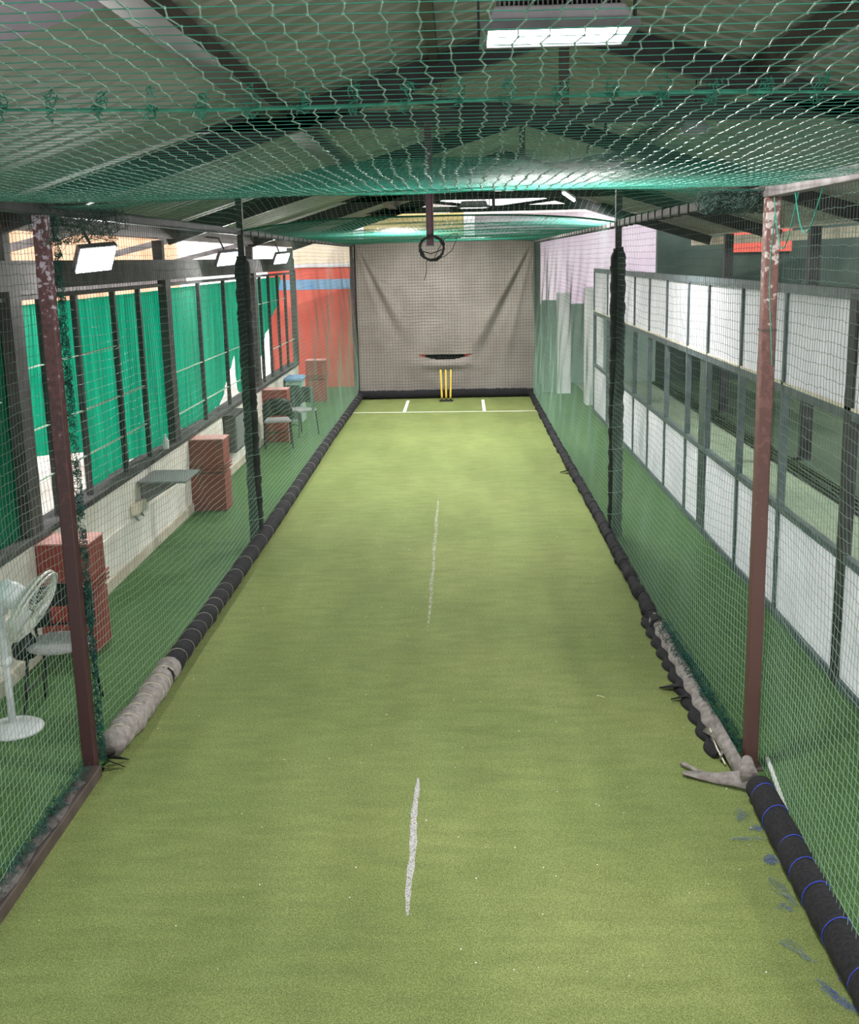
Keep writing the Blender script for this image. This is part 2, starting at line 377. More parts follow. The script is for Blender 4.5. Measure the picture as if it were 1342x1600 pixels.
struct(MB().box(-3.26, -3.08, 1.0, 22.4, 3.07, 3.205).build('trim_3', M['brown_steel']), 'brown eave beam under the left roof edge')
for i, (a, b) in enumerate(((7.82, 8.26), (12.05, 12.62), (17.5, 18.1), (22.2, 22.5))):
    mb = MB().box(-3.18, WX + 0.005, b - .24, b - .02, 0.9, 2.64)
    mb.box(-3.22, -3.12, b - .2, b - .08, 2.85, 3.05)
    struct(mb.build('trim_%d' % (i + 4), M['grey_steel']), 'dark steel building column in the left wall')

# roof: corrugated sheets, real ribs running down the slope
def roof_sheet(name, x0, x1, m, y0=-1.0, y1=24.8, lift=0.0, fn=roof_z):
    ys = []; prof = []; y = y0
    while y < y1:
        for dy, dz in ((0, 0), (0.15, 0), (0.172, 0.03), (0.216, 0.03), (0.238, 0)):
            ys.append(y + dy); prof.append(dz)
        y += 0.25
    P = [[(x, yy, fn(x) + lift + dz) for x in (x0, x1)] for yy, dz in zip(ys, prof)]
    return MB().grid(P).build(name, m)
struct(roof_sheet('ceiling', -3.12, XG, M['roof']), 'left slope of the ribbed grey roof sheet')
struct(roof_sheet('ceiling_right', XG, 5.0, M['roof']), 'right slope of the ribbed grey roof sheet')
struct(roof_sheet('ceiling_next_hall', 5.1, 9.2, M['roof'], fn=lambda x: 3.2 + 0.25 * (x - 5.1)), 'roof of the next hall on the right')
struct(MB().box(4.95, 5.12, -1, 25, 2.94, 3.08).build('trim_8', M['cream']), 'pale valley gutter between the two roofs')
mb = MB()
P = [[(x, y, roof_z(x) - 0.05) for y in np.linspace(1.0, 4.55, 4)] for x in np.linspace(-3.0, -1.05, 4)]
struct(mb.grid(P).build('ceiling_sheet', M['purple'], solid=0.006), 'purple sheet under the roof at the near left')

# back wall
struct(MB().box(-4.2, 1.75, 26.0, 26.15, 0, 2.18).box(-4.2, 1.75, 26.0, 26.15, 2.40, 2.66).build('wall_back', M['red_wall']), 'red end wall left of the backdrop')
struct(MB().box(-4.2, 1.75, 25.995, 26.15, 2.18, 2.40).build('trim_9', M['blue_band']), 'blue band painted across the red end wall')
struct(MB().box(-4.2, 1.75, 25.98, 26.17, 2.66, 2.74).build('trim_10', M['white']), 'white capping on the red end wall')
struct(MB().box(4.4, 9.2, 25.9, 26.1, 0, 3.9).build('wall_back_right', M['dark_wall']), 'dark end wall of the next hall')
struct(MB().box(5.9, 7.3, 25.86, 25.895, 2.78, 3.35).build('trim_11', M['red_wall']), 'red panel on the dark end wall of the next hall')
struct(MB().box(1.75, 4.4, 25.9, 26.05, 0, 1.75).build('wall_end_low', M['green_wall']), 'pale green low end wall right of the backdrop')
struct(MB().box(9.1, 9.25, -1, 26, 0, 2.1).build('wall_right', M['dark_wall']), 'dark side wall of the next hall')
# surroundings seen over the walls
def house(loc_box, m, label):
    x0, x1, y0, y1, z1 = loc_box
    e = empty('neighbouring_building', ((x0 + x1) / 2, (y0 + y1) / 2, -0.15), label, 'building')
    MB().box(x0, x1, y0, y1, -0.15, z1).build('wall', m, e)
    MB().box(x0 - .08, x1 + .08, y0 - .08, y1 + .08, z1, z1 + .12).build('coping', M['plaster'], e)
    return e
house((-8.2, -7.6, -1, 32, 4.2), M['neighbour'], 'long peach neighbouring building seen over the beam of the left windows')
house((-4.4, -2.7, 30.5, 31, 3.9), M['cream_wall'], 'pale cream house wall above the red end wall, left of the backdrop')
house((-2.3, 0.2, 29.5, 30, 4.0), M['yellow_wall'], 'pale yellow house wall above the backdrop behind the hanging channel')
house((0.5, 5.6, 31, 31.5, 3.9), M['pale_wall'], 'pale pink house wall right of the backdrop above the low end wall')

vf = empty('veranda_frame', (-4.2, 12, 2.5), 'grey brown sloping rafters of the veranda outside the left windows', 'rafters')
for y in (7.6, 10.4, 14.2, 19.0): MB().bar((-3.3, y, 3.12), (-5.6, y, 2.62), .05, .07).build('rafter', M['rail_r'], vf)
MB().bar((-5.6, 5, 2.5), (-5.6, 24, 2.5), .08, .1).build('outer_beam', M['rail_r'], vf)
for y in (6.5, 11.75, 17.0, 22.25): MB().box(-5.64, -5.56, y - .04, y + .04, -.15, 2.5).build('post', M['rail_r'], vf)
# windows: frames are structure, the cloths hung in them are things
def window(n, y0, y1, mull, rails):
    e = bpy.data.objects.new('window_%d' % n, None); COL.objects.link(e); e.location = (WX - 0.06, (y0 + y1) / 2, 0.9); ORG[e] = np.array(e.location)
    struct(e, 'steel window frame in the left wall')
    for y in mull: MB().box(-3.17, -3.125, y - 0.025, y + 0.025, 0.9, 2.57).build('mullion', M['dark_steel'], e)
    for z, a, b in rails: MB().box(-3.16, -3.135, a, b, z - 0.004, z + 0.004).build('glazing_bar', M['glaze'] if z < 2.3 else M['dark_steel'], e)
    return e
window(1, 4.5, 7.82, (6.2, 7.45), ((1.9, 4.5, 7.8),))
window(2, 8.26, 12.05, (8.72, 9.52, 10.61, 11.46), ((2.08, 8.3, 10.7), (1.62, 8.3, 11.45), (1.24, 8.3, 11.45)))
window(3, 12.62, 17.5, (14.15, 15.69), ((1.62, 12.7, 17.4), (1.15, 12.7, 17.4)))
window(4, 18.1, 22.2, (18.62, 19.47, 20.45, 21.35), ((2.15, 18.1, 21.3), (1.35, 19.5, 22.2)))

def shade(pts_top, bottom, label, x=-3.2, tilt=0.0):
    """cloth hung from the lintel; bottom is a list of (y, z) along its lower hem"""
    ys = np.linspace(bottom[0][0], bottom[-1][0], 60); P = []
    for y in ys:
        zb = np.interp(y, [b[0] for b in bottom], [b[1] for b in bottom])
        P.append([(x + tilt + 0.012 * math.sin(y * 9) + 0.008 * math.sin(y * 23 + z * 2) - 0.02 * (1 - (z - zb) / (2.58 - zb + 1e-3)) * math.sin(y * 3), y, z) for z in np.linspace(zb, pts_top, 24)])
    return tag(MB().grid(P).build('shade_cloth', M['shade'], smooth=True), label, 'shade cloth')
shade(2.55, [(3.5, 0.90), (7.75, 0.90), (8.07, 0.91), (8.075, 0.95)], 'green shade cloth at the left edge before the first building column')
shade(2.53, [(8.25, 1.44), (9.62, 1.25), (9.66, 0.94), (12.5, 0.93)], 'green shade cloth with a lifted lower corner in the window nearest the rusty left post')
shade(2.54, [(12.55, 0.93), (15.35, 0.93), (16.35, 1.55), (16.6, 0.95), (17.5, 0.93)], 'green shade cloth with a bright slit, in the second window')
shade(2.54, [(18.1, 0.98), (18.6, 1.25), (20.9, 2.25), (21.2, 2.5)], 'torn green shade cloth hanging diagonally in the farthest window')
tag(MB().grid([[(-3.215 + .01 * math.sin(z * 7 + y * 30), y, z) for z in np.linspace(0.86, 2.55, 12)] for y in np.linspace(7.0, 8.3, 8)]).build('white_sheet', M['white'], smooth=True),
    'narrow white sheet beside the first building column at the left edge', 'sheet')

# ------------------------------------------------------------------ trusses, purlins
def truss(y, label):
    e = empty('roof_truss', (XG, y, roof_z(-3.2) - 0.2), label, 'roof truss')
    for s, xe in ((-1, -3.2), (1, 4.9)):
        MB().bar((XG, y, ZR - 0.13), (xe, y, roof_z(xe) - 0.13), 0.08, 0.17).build('rafter', M['truss'], e)
    MB().bar((-1.75, y, 3.71), (3.15, y, 3.71), 0.08, 0.11).build('bottom_chord', M['truss'], e)
    MB().bar((XG, y, 3.7), (XG, y, ZR - 0.1), 0.06, 0.10).build('king_post', M['brown_steel'], e)
    for s in (-1, 1):
        MB().bar((XG, y, 3.72), (XG + s * 1.25, y, roof_z(XG + 1.25) - 0.16), 0.05, 0.06).build('strut', M['truss'], e)
    return e
for y, l in ((8.05, 'dark steel roof truss nearest the camera, just beyond the bright ceiling light'), (13.0, 'second dark roof truss, seen through the green roof net'),
             (18.0, 'third roof truss, above the hanging channel and cable coil'), (22.9, 'farthest roof truss, just before the backdrop')):
    truss(y, l)
def purlin(x, label, m=None, w=0.07, h=0.13):
    z = roof_z(x) - h / 2 - 0.005
    tag(MB().bar((x, -0.5, z), (x, 24.7, z), w, h).build('roof_purlin', m or M['brown_steel']), label, 'purlin')
purlin(-1.19, 'wide brown roof purlin slanting across the upper left', w=0.16, h=0.09)
purlin(-0.13, 'thin brown roof purlin left of the bright ceiling light', w=0.06, h=0.09)
purlin(2.0, 'brown roof purlin slanting across the upper right', w=0.16, h=0.09)
tag(MB().tube([(2.05, y, roof_z(2.05) - 0.18 + 0.02 * math.sin(y * 3)) for y in np.linspace(2.5, 7.9, 30)], 0.012).build('conduit', M['lamp_rim'], smooth=True), 'pale grey conduit pipe under the roof at the upper right', 'conduit')

# ------------------------------------------------------------------ lane turf with its markings
lane = MB().box(XL + 0.03, XR - 0.02, -1.0, YE - 0.05, 0.0005, 0.012).build('turf_mat', M['lane'])
tag(lane, 'long olive green artificial turf mat of the batting lane', 'turf')
ZT = 0.0135
def line(pts, name, m, w):
    P = [Vector((p[0], p[1], ZT)) for p in pts]; mb = MB(); k = len(P)
    rows = []
    for i in range(k):
        d = (P[min(i + 1, k - 1)] - P[max(i - 1, 0)]).normalized(); n = Vector((-d.y, d.x, 0)); end = min(1, .35 + 1.6 * min(i, k - 1 - i) / k * 3) if m in (M['worn'], M['worn2']) else 1; ww = w * end * (1 + 0.25 * random.uniform(-1, 1) * (m in (M['worn'], M['worn2'])))
        rows.append([P[i] - n * ww / 2, P[i] + n * ww / 2])
    return mb.grid(rows).build(name, m, lane)
line([(XL + 0.1, 21.35), (XR - 0.06, 21.13)], 'crease_line', M['line'], 0.055)
line([(-1.02, 21.3), (-1.02, 23.1)], 'crease_line', M['line'], 0.06)
line([(0.47, 21.2), (0.48, 23.0)], 'crease_line', M['line'], 0.06)
line([(-0.262 + 0.004 * math.sin(y * 9), y) for y in np.linspace(4.5, 5.85, 24)], 'centre_line', M['worn2'], 0.032)
line([(-0.265 + 0.004 * math.sin(y * 5), y) for y in np.linspace(8.5, 13.4, 60)], 'centre_line', M['worn'], 0.028)

# ------------------------------------------------------------------ posts
def post(x, y, label, m, w=0.072, z1=3.06):
    e = empty('net_post', (x, y, 0), label, 'post')
    MB().box(x - w / 2, x + w / 2, y - w / 2, y + w / 2, 0, z1).build('steel_tube', m, e, bevel=0.006)
    return e
e = post(XL - 0.02, YA, 'maroon steel net post with peeling paint, nearest on the left', M['post_l'])
MB().box(XL - 0.08, XL + 0.04, YA - .06, YA + .06, 0.0, 0.012).build('base_plate', M['brown_steel'], e)
e = post(XR + 0.02, YA, 'brown steel net post with peeling paint, nearest on the right', M['post_r'])
MB().box(XR - 0.04, XR + 0.08, YA - .06, YA + .06, 0.0, 0.012).build('base_plate', M['brown_steel'], e)
MB().box(XR - 0.018, XR + 0.058, YA - .038, YA + .038, 2.40, 2.412).build('weld_seam', M['brown_steel'], e)
def padded(x, y, label, seed):
    e = post(x, y, label, M['dark_steel'], 0.06, 3.06)
    g = np.random.default_rng(seed); zs = np.linspace(0.02, 2.86, 90)
    MB().tube([(x + g.normal(0, .002), y + g.normal(0, .002), z) for z in zs], [(0.072 if z < 2.80 else 0.05) + 0.004 * math.sin(z * 31) + g.normal(0, .002) for z in zs], 14).build('padding', M['black_wrap'], e, smooth=True)
    for i in range(12):
        z = 0.25 + i * 0.22
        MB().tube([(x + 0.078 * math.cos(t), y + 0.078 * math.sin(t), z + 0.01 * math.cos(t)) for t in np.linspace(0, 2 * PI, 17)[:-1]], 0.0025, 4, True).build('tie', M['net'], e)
    MB().box(x - .03, x + .03, y - .03, y + .03, 3.06, 3.42).build('top_stub', M['dark_steel'], e)
padded(XL, YB, 'net post wrapped in black padding, halfway along the left side', 3)
padded(XR, YB, 'net post wrapped in black padding, halfway along the right side', 4)
post(XL - 0.02, YE, 'thin dark maroon post at the left edge of the grey backdrop', M['hang'], 0.07, 3.16)
post(XR + 0.07, YE, 'dark grey post at the right edge of the grey backdrop', M['grey_steel'], 0.09, 3.16)

# rails along the tops of the side nets
def rail(x, z, label, m, ties, w=0.07):
    e = empty('top_rail', (x, 12, z), label, 'rail')
    MB().box(x - w / 2, x + w / 2, 1.2, YE + 0.05, z - 0.03, z + 0.03).build('steel_tube', m, e, bevel=0.005)
    for y in ties:
        MB().box(x - w / 2 - .006, x + w / 2 + .006, y - .014, y + .014, z - .037, z + .037).build('tie', M['black_tie'], e)
rail(XL - 0.02, 3.09, 'dark top rail running along the left net', M['dark_steel'], np.arange(11.9, 22.5, 0.45))
rail(XR + 0.02, 3.09, 'grey brown top rail with black ties along the right net', M['rail_r'], np.arange(6.6, 22.5, 0.33))

# ------------------------------------------------------------------ nets
MS = 0.05
def wob(a, b, s):  # smooth pseudo noise
    return (np.sin(a * 1.7 + s) * np.cos(b * 2.3 - s * 1.3) + 0.5 * np.sin(a * 4.1 - b * 1.9 + 2 * s) + 0.3 * np.sin(a * 9.0 + b * 6.0 + s)) / 1.8
def side_net(x, foot, s, sgn):
    ny = int((YE - 2.0) / MS); nz = int(3.04 / MS)
    yy, zz = np.meshgrid(2.0 + np.arange(ny + 1) * MS, np.linspace(0.03, 3.07, nz + 1), indexing='ij')
    t = zz / 3.07
    X = x + sgn * 0.02 - sgn * 0.095 * np.exp(-((yy - YA) / 1.3) ** 2) + (foot - x) * (1 - t) ** 3 * (1 - np.exp(-((yy - YA) / 0.9) ** 2)) + 0.035 * wob(yy * 0.8, zz, s) * np.sin(PI * t)
    ph = ((np.indices(yy.shape).sum(0) % 2) * 2 - 1)
    Yn = yy + 0.012 * wob(yy * 2, zz * 2.5, s + 1) + rng.normal(0, 0.0022, yy.shape) + 0.0015 * ph
    Zn = zz + 0.022 * wob(yy * 1.1, zz * 1.5, s + 2) * np.sin(PI * t) + rng.normal(0, 0.0022, yy.shape) + 0.002 * ph
    # scalloped sag of each course between the posts
    Zn -= 0.03 * np.sin(PI * t) * np.sin(PI * ((yy - YA) % 5.43) / 5.43) ** 2
    return np.stack([X, Yn, Zn], -1)
NL = empty('cricket_net', (XL, 12, 0), 'green side net along the left of the lane', 'net')
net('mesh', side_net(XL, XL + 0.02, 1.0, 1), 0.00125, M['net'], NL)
tangle('gathered_edge', (XL + 0.03, YA + 0.06, 0.05), (XL + 0.03, YA + 0.06, 3.05), 0.018, 800, M['tangle'], NL, 0.0016, 5, 0.035, 5)
tangle('gathered_top', (XL, YA - 0.1, 3.02), (XL + .02, YA + 1.1, 3.06), 0.09, 170, M['net_dark'], NL, 0.0016, 6, 0.08, 6)
NR = empty('cricket_net', (XR, 12, 0), 'green side net along the right of the lane', 'net')
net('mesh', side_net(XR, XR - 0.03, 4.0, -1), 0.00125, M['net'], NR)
tangle('gathered_edge', (XR - 0.02, YA + .1, 0.05), (XR - 0.06, 8.2, 0.09), 0.05, 330, M['tangle'], NR, 0.0018, 6, 0.06, 8)
tangle('gathered_top', (XR - 0.28, YA + 0.1, 3.05), (XR + .02, YA + 0.1, 3.05), 0.05, 230, M['net_dark'], NR, 0.0016, 6, 0.07, 9)
for z0, y0, y1, zz in ((3.05, 5.0, 5.4, 0.22), (3.05, 5.35, 5.75, 0.3)):
    MB().tube([(XR - .03, y0 + (y1 - y0) * t, z0 - zz * math.sin(PI * t) * (0.6 + .4 * t)) for t in np.linspace(0, 1, 16)], 0.003, 5).build('loose_cord', M['net_roof'], NR)
MB().tube([(XR - .02, 5.75 + .06 * math.sin(t * 4), 3.0 - 0.75 * t) for t in np.linspace(0, 1, 16)], 0.003, 5).build('loose_cord', M['net_roof'], NR)

def roof_net(y0, y1, zfun, s, zig=0.0032):
    ny = int(round((y1 - y0) / MS)); nx = int(round((XR - XL) / MS))
    yy, xx = np.meshgrid(np.linspace(y0, y1, ny + 1), np.linspace(XL, XR, nx + 1), indexing='ij')
    ph = ((np.arange(ny + 1) % 2) * 2 - 1)[:, None]
    u = (xx - (XL + XR) / 2) / ((XR - XL) / 2)
    Z = zfun(yy, u) + 0.007 * wob(yy * 0.9, xx * 0.8, s) + rng.normal(0, 0.00025, yy.shape)
    X = xx + zig * ph + 0.02 * wob(yy * 1.5, xx * 1.2, s + 1) * (1 - u ** 2) + rng.normal(0, 0.0015, yy.shape)
    Y = yy + 0.010 * wob(xx * 1.0, yy * .5, s + 2) + rng.normal(0, 0.001, yy.shape)
    return np.stack([X, Y, Z], -1)
def z_first(y, u):
    t = np.clip((y - 2.35) / (YA - 2.35), 0, 1)
    return np.where(y < 2.35, 3.10 + 0.05 * (2.35 - y), 3.10 + 0.02 * t - 0.035 * np.sin(PI * t)) + 0.0 * u
NT = empty('cricket_net', (-0.26, 3.5, 3.0), 'teal roof net overhead, nearest section with a tied cord across it', 'net')
net('mesh', roof_net(0.7, YA, z_first, 2.0), 0.00095, M['net_roof'], NT, 0.0030, 0.0015)
# the tied cord and its tufts
yr = 2.36
MB().tube([(x, yr + .01 * math.sin(x * 7), 3.098 + .006 * math.sin(x * 5)) for x in np.linspace(XL, XR, 70)], 0.0032, 6).build('cord', M['rope'], NT)
for x in np.arange(-1.0, 1.2, 0.1):
    tangle('knot_tuft', (x, yr, 3.09), (x + .01, yr, 3.125), 0.012, 9, M['rope'], NT, 0.0014, 4, 0.02, int(100 + x * 50))
MB().tube([(x, YA, 3.125 + .006 * math.sin(x * 5)) for x in np.linspace(XL, XR, 60)], 0.006, 6).build('edge_rope', M['rope'], NT)
def z_mid(y, u):
    up = np.interp(y, [YA, 7.5, 10.0, 10.5, 11.45], [3.12, 3.3, 3.62, 3.62, 3.20])
    return 3.10 + (up - 3.10) * (1 - np.abs(u) ** 3)
NM = empty('cricket_net', (-0.26, 8.7, 3.1), 'teal roof net section between the two pairs of posts', 'net')
net('mesh', roof_net(YA, 11.45, z_mid, 5.0), 0.0010, M['net_roof'], NM, 0, 0.0013)
MB().tube([(x, 11.45, 3.10 + .1 * (1 - abs((x + .263) / 1.823) ** 3)) for x in np.linspace(XL, XR, 60)], 0.010, 6).build('edge_rope', M['rope'], NM)
def z_far(y, u):
    t = (y - 11.45) / (YE - 11.45)
    return 3.10 + (0.10 * (1 - t) + 0.03 * t - 0.09 * np.sin(PI * t)) * (1 - np.abs(u) ** 3)
NF = empty('cricket_net', (-0.26, 17.5, 3.0), 'teal roof net far section reaching the backdrop', 'net')
net('mesh', roof_net(11.45, YE, z_far, 8.0), 0.0012, M['net_roof'], NF, 0, 0.0013)
# net across the end, in front of the cloth
nx, nz = int((XR - XL) / 0.06), 50
xx, zz = np.meshgrid(np.linspace(XL + .04, XR - .0, nx + 1), np.linspace(0.12, 3.1, nz + 1), indexing='ij')
Pb = np.stack([xx + .006 * wob(xx * 3, zz * 2, 1), np.full_like(xx, YE - 0.10) + 0.03 * wob(xx, zz, 3), zz + .01 * wob(xx * 2, zz * 3, 5)], -1)
tag(net('cricket_net', Pb, 0.0026, M['net_dark']), 'dark net hung just before the grey backdrop cloth', 'net')

# ------------------------------------------------------------------ backdrop cloth with its slot
bd = empty('backdrop_cloth', (-0.25, YE, 0.1), 'large grey hanging backdrop cloth with a curved slot behind the stumps', 'backdrop')
nx, nz = 150, 210; x0, x1, z0, z1 = XL + 0.05, XR + 0.03, 0.12, 3.14
def ridge(x, z, a, b, w):
    ax, az = a; bx, bz = b; L2 = (bx - ax) ** 2 + (bz - az) ** 2
    t = ((x - ax) * (bx - ax) + (z - az) * (bz - az)) / L2; d = ((x - ax) * (bz - az) - (z - az) * (bx - ax)) / math.sqrt(L2)
    if t < 0 or t > 1.15: return 0
    ww = w * (0.4 + t); return math.exp(-(d / ww) ** 2) * min(1, t * 8) * (1 - max(0, (t - .6) / .55) ** 2 if t > .6 else 1)
P = []; xc, hw, zt = -0.26, 0.565, 0.88
slot = lambda x: 0.105 * max(0, 1 - ((x - xc) / hw) ** 2)
for i in range(nx + 1):
    x = x0 + (x1 - x0) * i / nx; row = []
    for j in range(nz + 1):
        z = z0 + (z1 - z0) * j / nz
        y = YE + 0.012 * math.sin(x * 5 + z * 1.2)
        y -= 0.055 * ridge(x, z, (-2.02, 3.12), (-1.0, 1.3), .10) + 0.035 * ridge(x, z, (-2.02, 3.12), (-1.55, 1.5), .06)
        y += 0.04 * ridge(x, z, (-2.02, 3.12), (-1.25, 1.3), .07)
        y -= 0.06 * ridge(x, z, (1.54, 3.12), (0.25, 0.95), .09); y += 0.06 * ridge(x, z, (1.54, 3.12), (0.45, 0.8), .09)
        y -= 0.03 * ridge(x, z, (1.54, 3.12), (0.9, 0.5), .07)
        y -= 0.09 * math.exp(-((x - xc) / .5) ** 2 - ((z - 0.68) / .10) ** 2)
        row.append((x, y, z))
    P.append(row)
mb = MB(); mb.grid(P)
def keep(f):
    c = np.mean([mb.v[i] for i in f], axis=0); d = zt - c[2]
    return not (0 <= d < slot(c[0]))
mb.f = [f for f in mb.f if keep(f)]
mb.build('cloth', M['cloth'], bd, smooth=True)
MB().tube([(x, YE, 3.145) for x in np.linspace(x0 - .05, x1 + .08, 20)], 0.022, 8).build('top_bar', M['dark_steel'], bd)
MB().tube([(XL + .04, YE - .01, z) for z in np.linspace(.1, 3.12, 20)], 0.02, 8).build('side_hem', M['black_wrap'], bd)
MB().tube([(XR + .02, YE - .01, z) for z in np.linspace(.1, 3.12, 20)], 0.02, 8).build('side_hem', M['black_wrap'], bd)
rk = empty('dark_rack', (-0.25, 24.7, 0), 'black slatted rack glimpsed through the slot in the backdrop', 'rack')
mb = MB()
for x in np.arange(-0.66, 0.12, 0.135): mb.box(x, x + 0.115, 24.68, 24.72, 0.05, 1.1)
mb.build('slats', M['black'], rk); MB().box(-0.70, 0.14, 24.72, 24.76, 0.0, 1.14).build('frame', M['dark_steel'], rk)

# ------------------------------------------------------------------ padded rolls
def roll(path, rad, name, label, m, ties=None, tie_m=None, seed=1, squash=1.0, lump=0.05, n=12):
    e = empty(name, path[0], label, 'padding roll'); e.location.z = 0; ORG[e] = np.array([path[0][0], path[0][1], 0.0])
    g = np.random.default_rng(seed); pts = []; rs = []; L = [0]
    P = [np.array(p, float) for p in path]
    for a, b in zip(P[:-1], P[1:]):
        k = max(2, int(np.linalg.norm(b - a) / 0.04))
        for i in range(k): pts.append(a + (b - a) * i / k)
    pts.append(P[-1])
    for i, p in enumerate(pts):
        y = p[1]; tie = 0
        if ties is not None and len(ties): tie = math.exp(-((np.min(np.abs(ties - y))) / 0.03) ** 2)
        rs.append(rad * (1 + lump * math.sin(y * 13 + seed) * .5 + g.normal(0, lump * .4) - 0.10 * tie))
    pts = [(p[0] + g.normal(0, lump * .05), p[1], p[2] + g.normal(0, lump * .03)) for p in pts]
    o = MB().tube(pts, rs, n).build('padding', m, e, smooth=True)
    if ties is not None:
        for y in ties:
            i = min(range(len(pts)), key=lambda q: abs(pts[q][1] - y)); c = pts[i]; r = rs[i] + 0.003
            MB().tube([(c[0] + r * math.cos(t), c[1] + 0.02 * math.cos(t), c[2] + r * math.sin(t)) for t in np.linspace(0, 2 * PI, 19)[:-1]], 0.0022, 5, True).build('tie', tie_m, e)
    return e
lx = XL + 0.07
roll([(lx, 7.25, .09), (lx + .01, 12, .085), (lx - .02, 18, .08), (lx, 23.4, .08)], 0.072, 'padded_roll', 'long black padded roll along the foot of the left net', M['black_foam'], np.concatenate([np.arange(7.45, 9.5, 0.21), np.arange(9.8, 23.2, 0.42)]), M['grey_tie'], 2)
roll([(lx - .02, 6.15, .10), (lx - .005, 6.7, .095), (lx, 7.45, .09)], 0.082, 'felt_roll', 'grey felt wrapped roll with cream ties at the foot of the left net', M['grey_felt'], np.arange(6.28, 7.4, 0.17), M['cream_tie'], 5, lump=.09)
rx = XR - 0.09
roll([(rx, 8.3, .055), (rx + .01, 12, .055), (rx - .01, 17, .06), (rx + .01, 23.4, .06)], 0.052, 'padded_roll', 'thin black padded roll along the foot of the right net', M['black_foam'], np.arange(8.6, 23.2, 0.5), M['black_tie'], 7, lump=.16)
roll([(rx + .055, 5.55, .08), (rx + .035, 4.6, .08), (rx + .03, 3.0, .08)], 0.072, 'padded_roll', 'smooth black padded roll with blue ties at the lower right corner', M['black_foam'], np.array([5.47, 5.2, 4.93, 4.72, 4.5, 4.22, 3.93, 3.66, 3.4]), M['blue_tie'], 9, lump=.02, n=18)
roll([(XL + .02, 23.42, .10), (-1.2, 23.43, .09), (0.3, 23.43, .1), (XR, 23.42, .09)], 0.085, 'padded_roll', 'black padded roll along the foot of the grey backdrop', M['black_foam'], None, None, 11, lump=.08)

# flattened grey felt strip with black scalloped edge, right foot
fe = empty('felt_strip', (rx, 7.2, 0), 'flattened grey felt strip with black scalloped edge along the right net foot', 'felt strip')
P = []
for i, y in enumerate(np.linspace(6.0, 8.5, 60)):
    k = 0.01 * math.sin(y * 23); P.append([(rx - 0.045 + k, y, 0.03), (rx - 0.03 + k, y, 0.075 + k), (rx + 0.005, y, 0.095 + k), (rx + 0.04, y, 0.08), (rx + .07, y, 0.03)])
MB().grid(P).build('felt', M['grey_felt'], fe, smooth=True, solid=.006)
P = []
for y in np.linspace(6.05, 8.6, 90):
    w = 0.035 + 0.03 * abs(math.sin((y - 6.05) * PI / 0.23)); P.append([(rx - 0.02, y, 0.055), (rx - 0.04 - w * .5, y, 0.045), (rx - 0.035 - w, y, 0.016)])
MB().grid(P).build('scalloped_edge', M['black_foam'], fe, smooth=True, solid=.008)
for y, s in ((7.12, .13), (6.92, .09), (14.85, .10)):
    MB().grid([[(rx - 0.03, y - s * .6, .05), (rx - .03, y + s * .6, .05)], [(rx - 0.07, y - s * .5, .06), (rx - .07, y + s * .5, .03)], [(rx - 0.06 - s, y, .03), (rx - 0.061 - s, y + .015, .02)]]).build('torn_flap', M['black_foam'], fe, solid=.006)
tf = empty('torn_felt', (1.42, 5.85, 0), 'torn grey felt scraps at the base of the brown right post', 'felt scrap')
MB().grid([[(1.40 + .02 * i, 6.35 - .17 * i, .05 + .04 * math.sin(i * 1.2)), (1.47 + .012 * i, 6.32 - .17 * i, .16 - .02 * i), (1.53 - .004 * i, 6.3 - .17 * i, .06)] for i in range(5)]).build('flap', M['grey_felt'], tf, smooth=True, solid=.006)
MB().grid([[(1.51 - .08 * i, 5.72 + .028 * i + .012 * i * (i > 2), .10 - .02 * i), (1.50 - .08 * i, 5.62 + .05 * i, .03 + .006 * math.sin(i * 2))] for i in range(5)]).build('flap', M['grey_felt'], tf, smooth=True, solid=.006)
MB().tube([(1.33, 5.80, .03), (1.27, 5.86, .03), (1.22, 5.93, .035), (1.20, 5.96, .03)], 0.013, 7).build('strap', M['grey_felt'], tf, smooth=True)
MB().tube([(1.43, 6.3, .09), (1.425, 6.1, .06), (1.44, 5.95, .03)], 0.005, 6).build('strap', M['cream'], tf, smooth=True)
MB().tube([(1.50, 5.66, .09), (1.505, 5.72, .1), (1.52, 5.80, .12), (1.53, 5.86, .10)], [.05, .045, .03, .02], 10).build('rolled_end', M['grey_felt'], tf, smooth=True)
# left near bottom channel
tb = empty('bottom_channel', (XL + .03, 4.5, 0), 'grey brown timber batten on the floor at the lower left edge of the turf', 'batten')
MB().box(XL - 0.03, XL + 0.055, 2.0, 5.93, 0.0, 0.075).build('batten', M['brown_steel'], tb, bevel=.006)
P = []
for y in np.linspace(2.0, 5.7, 70): P.append([(XL - .035, y, .078), (XL + .0 + .01 * math.sin(y * 17), y, .088 + .006 * math.sin(y * 29)), (XL + .04 + .01 * math.sin(y * 11), y, .08)])
MB().grid(P).build('felt_cover', M['dark_felt'], tb, smooth=True, solid=.004)
for x0, y0, a, l in ((XL + .07, 5.98, .4, .10), (XL + .09, 6.02, 1.0, .12), (XL + .06, 6.06, 1.7, .11)):
    MB().grid([[(x0 + math.cos(a) * l * t - math.sin(a) * .035 * (1 - t) * sg, y0 + math.sin(a) * l * t + math.cos(a) * .035 * (1 - t) * sg, .03 + .05 * (1 - t) * (1 - .3 * sg) - .012 * t) for sg in (-1, 0, 1)] for t in np.linspace(0, .95, 6)]).build('torn_end', M['black_foam'], tb, smooth=True, solid=.005)
tangle('net_hem', (XL, 2.4, .10), (XL - .01, 5.9, .10), 0.035, 240, M['tangle'], tb, 0.0015, 5, 0.06, 31)

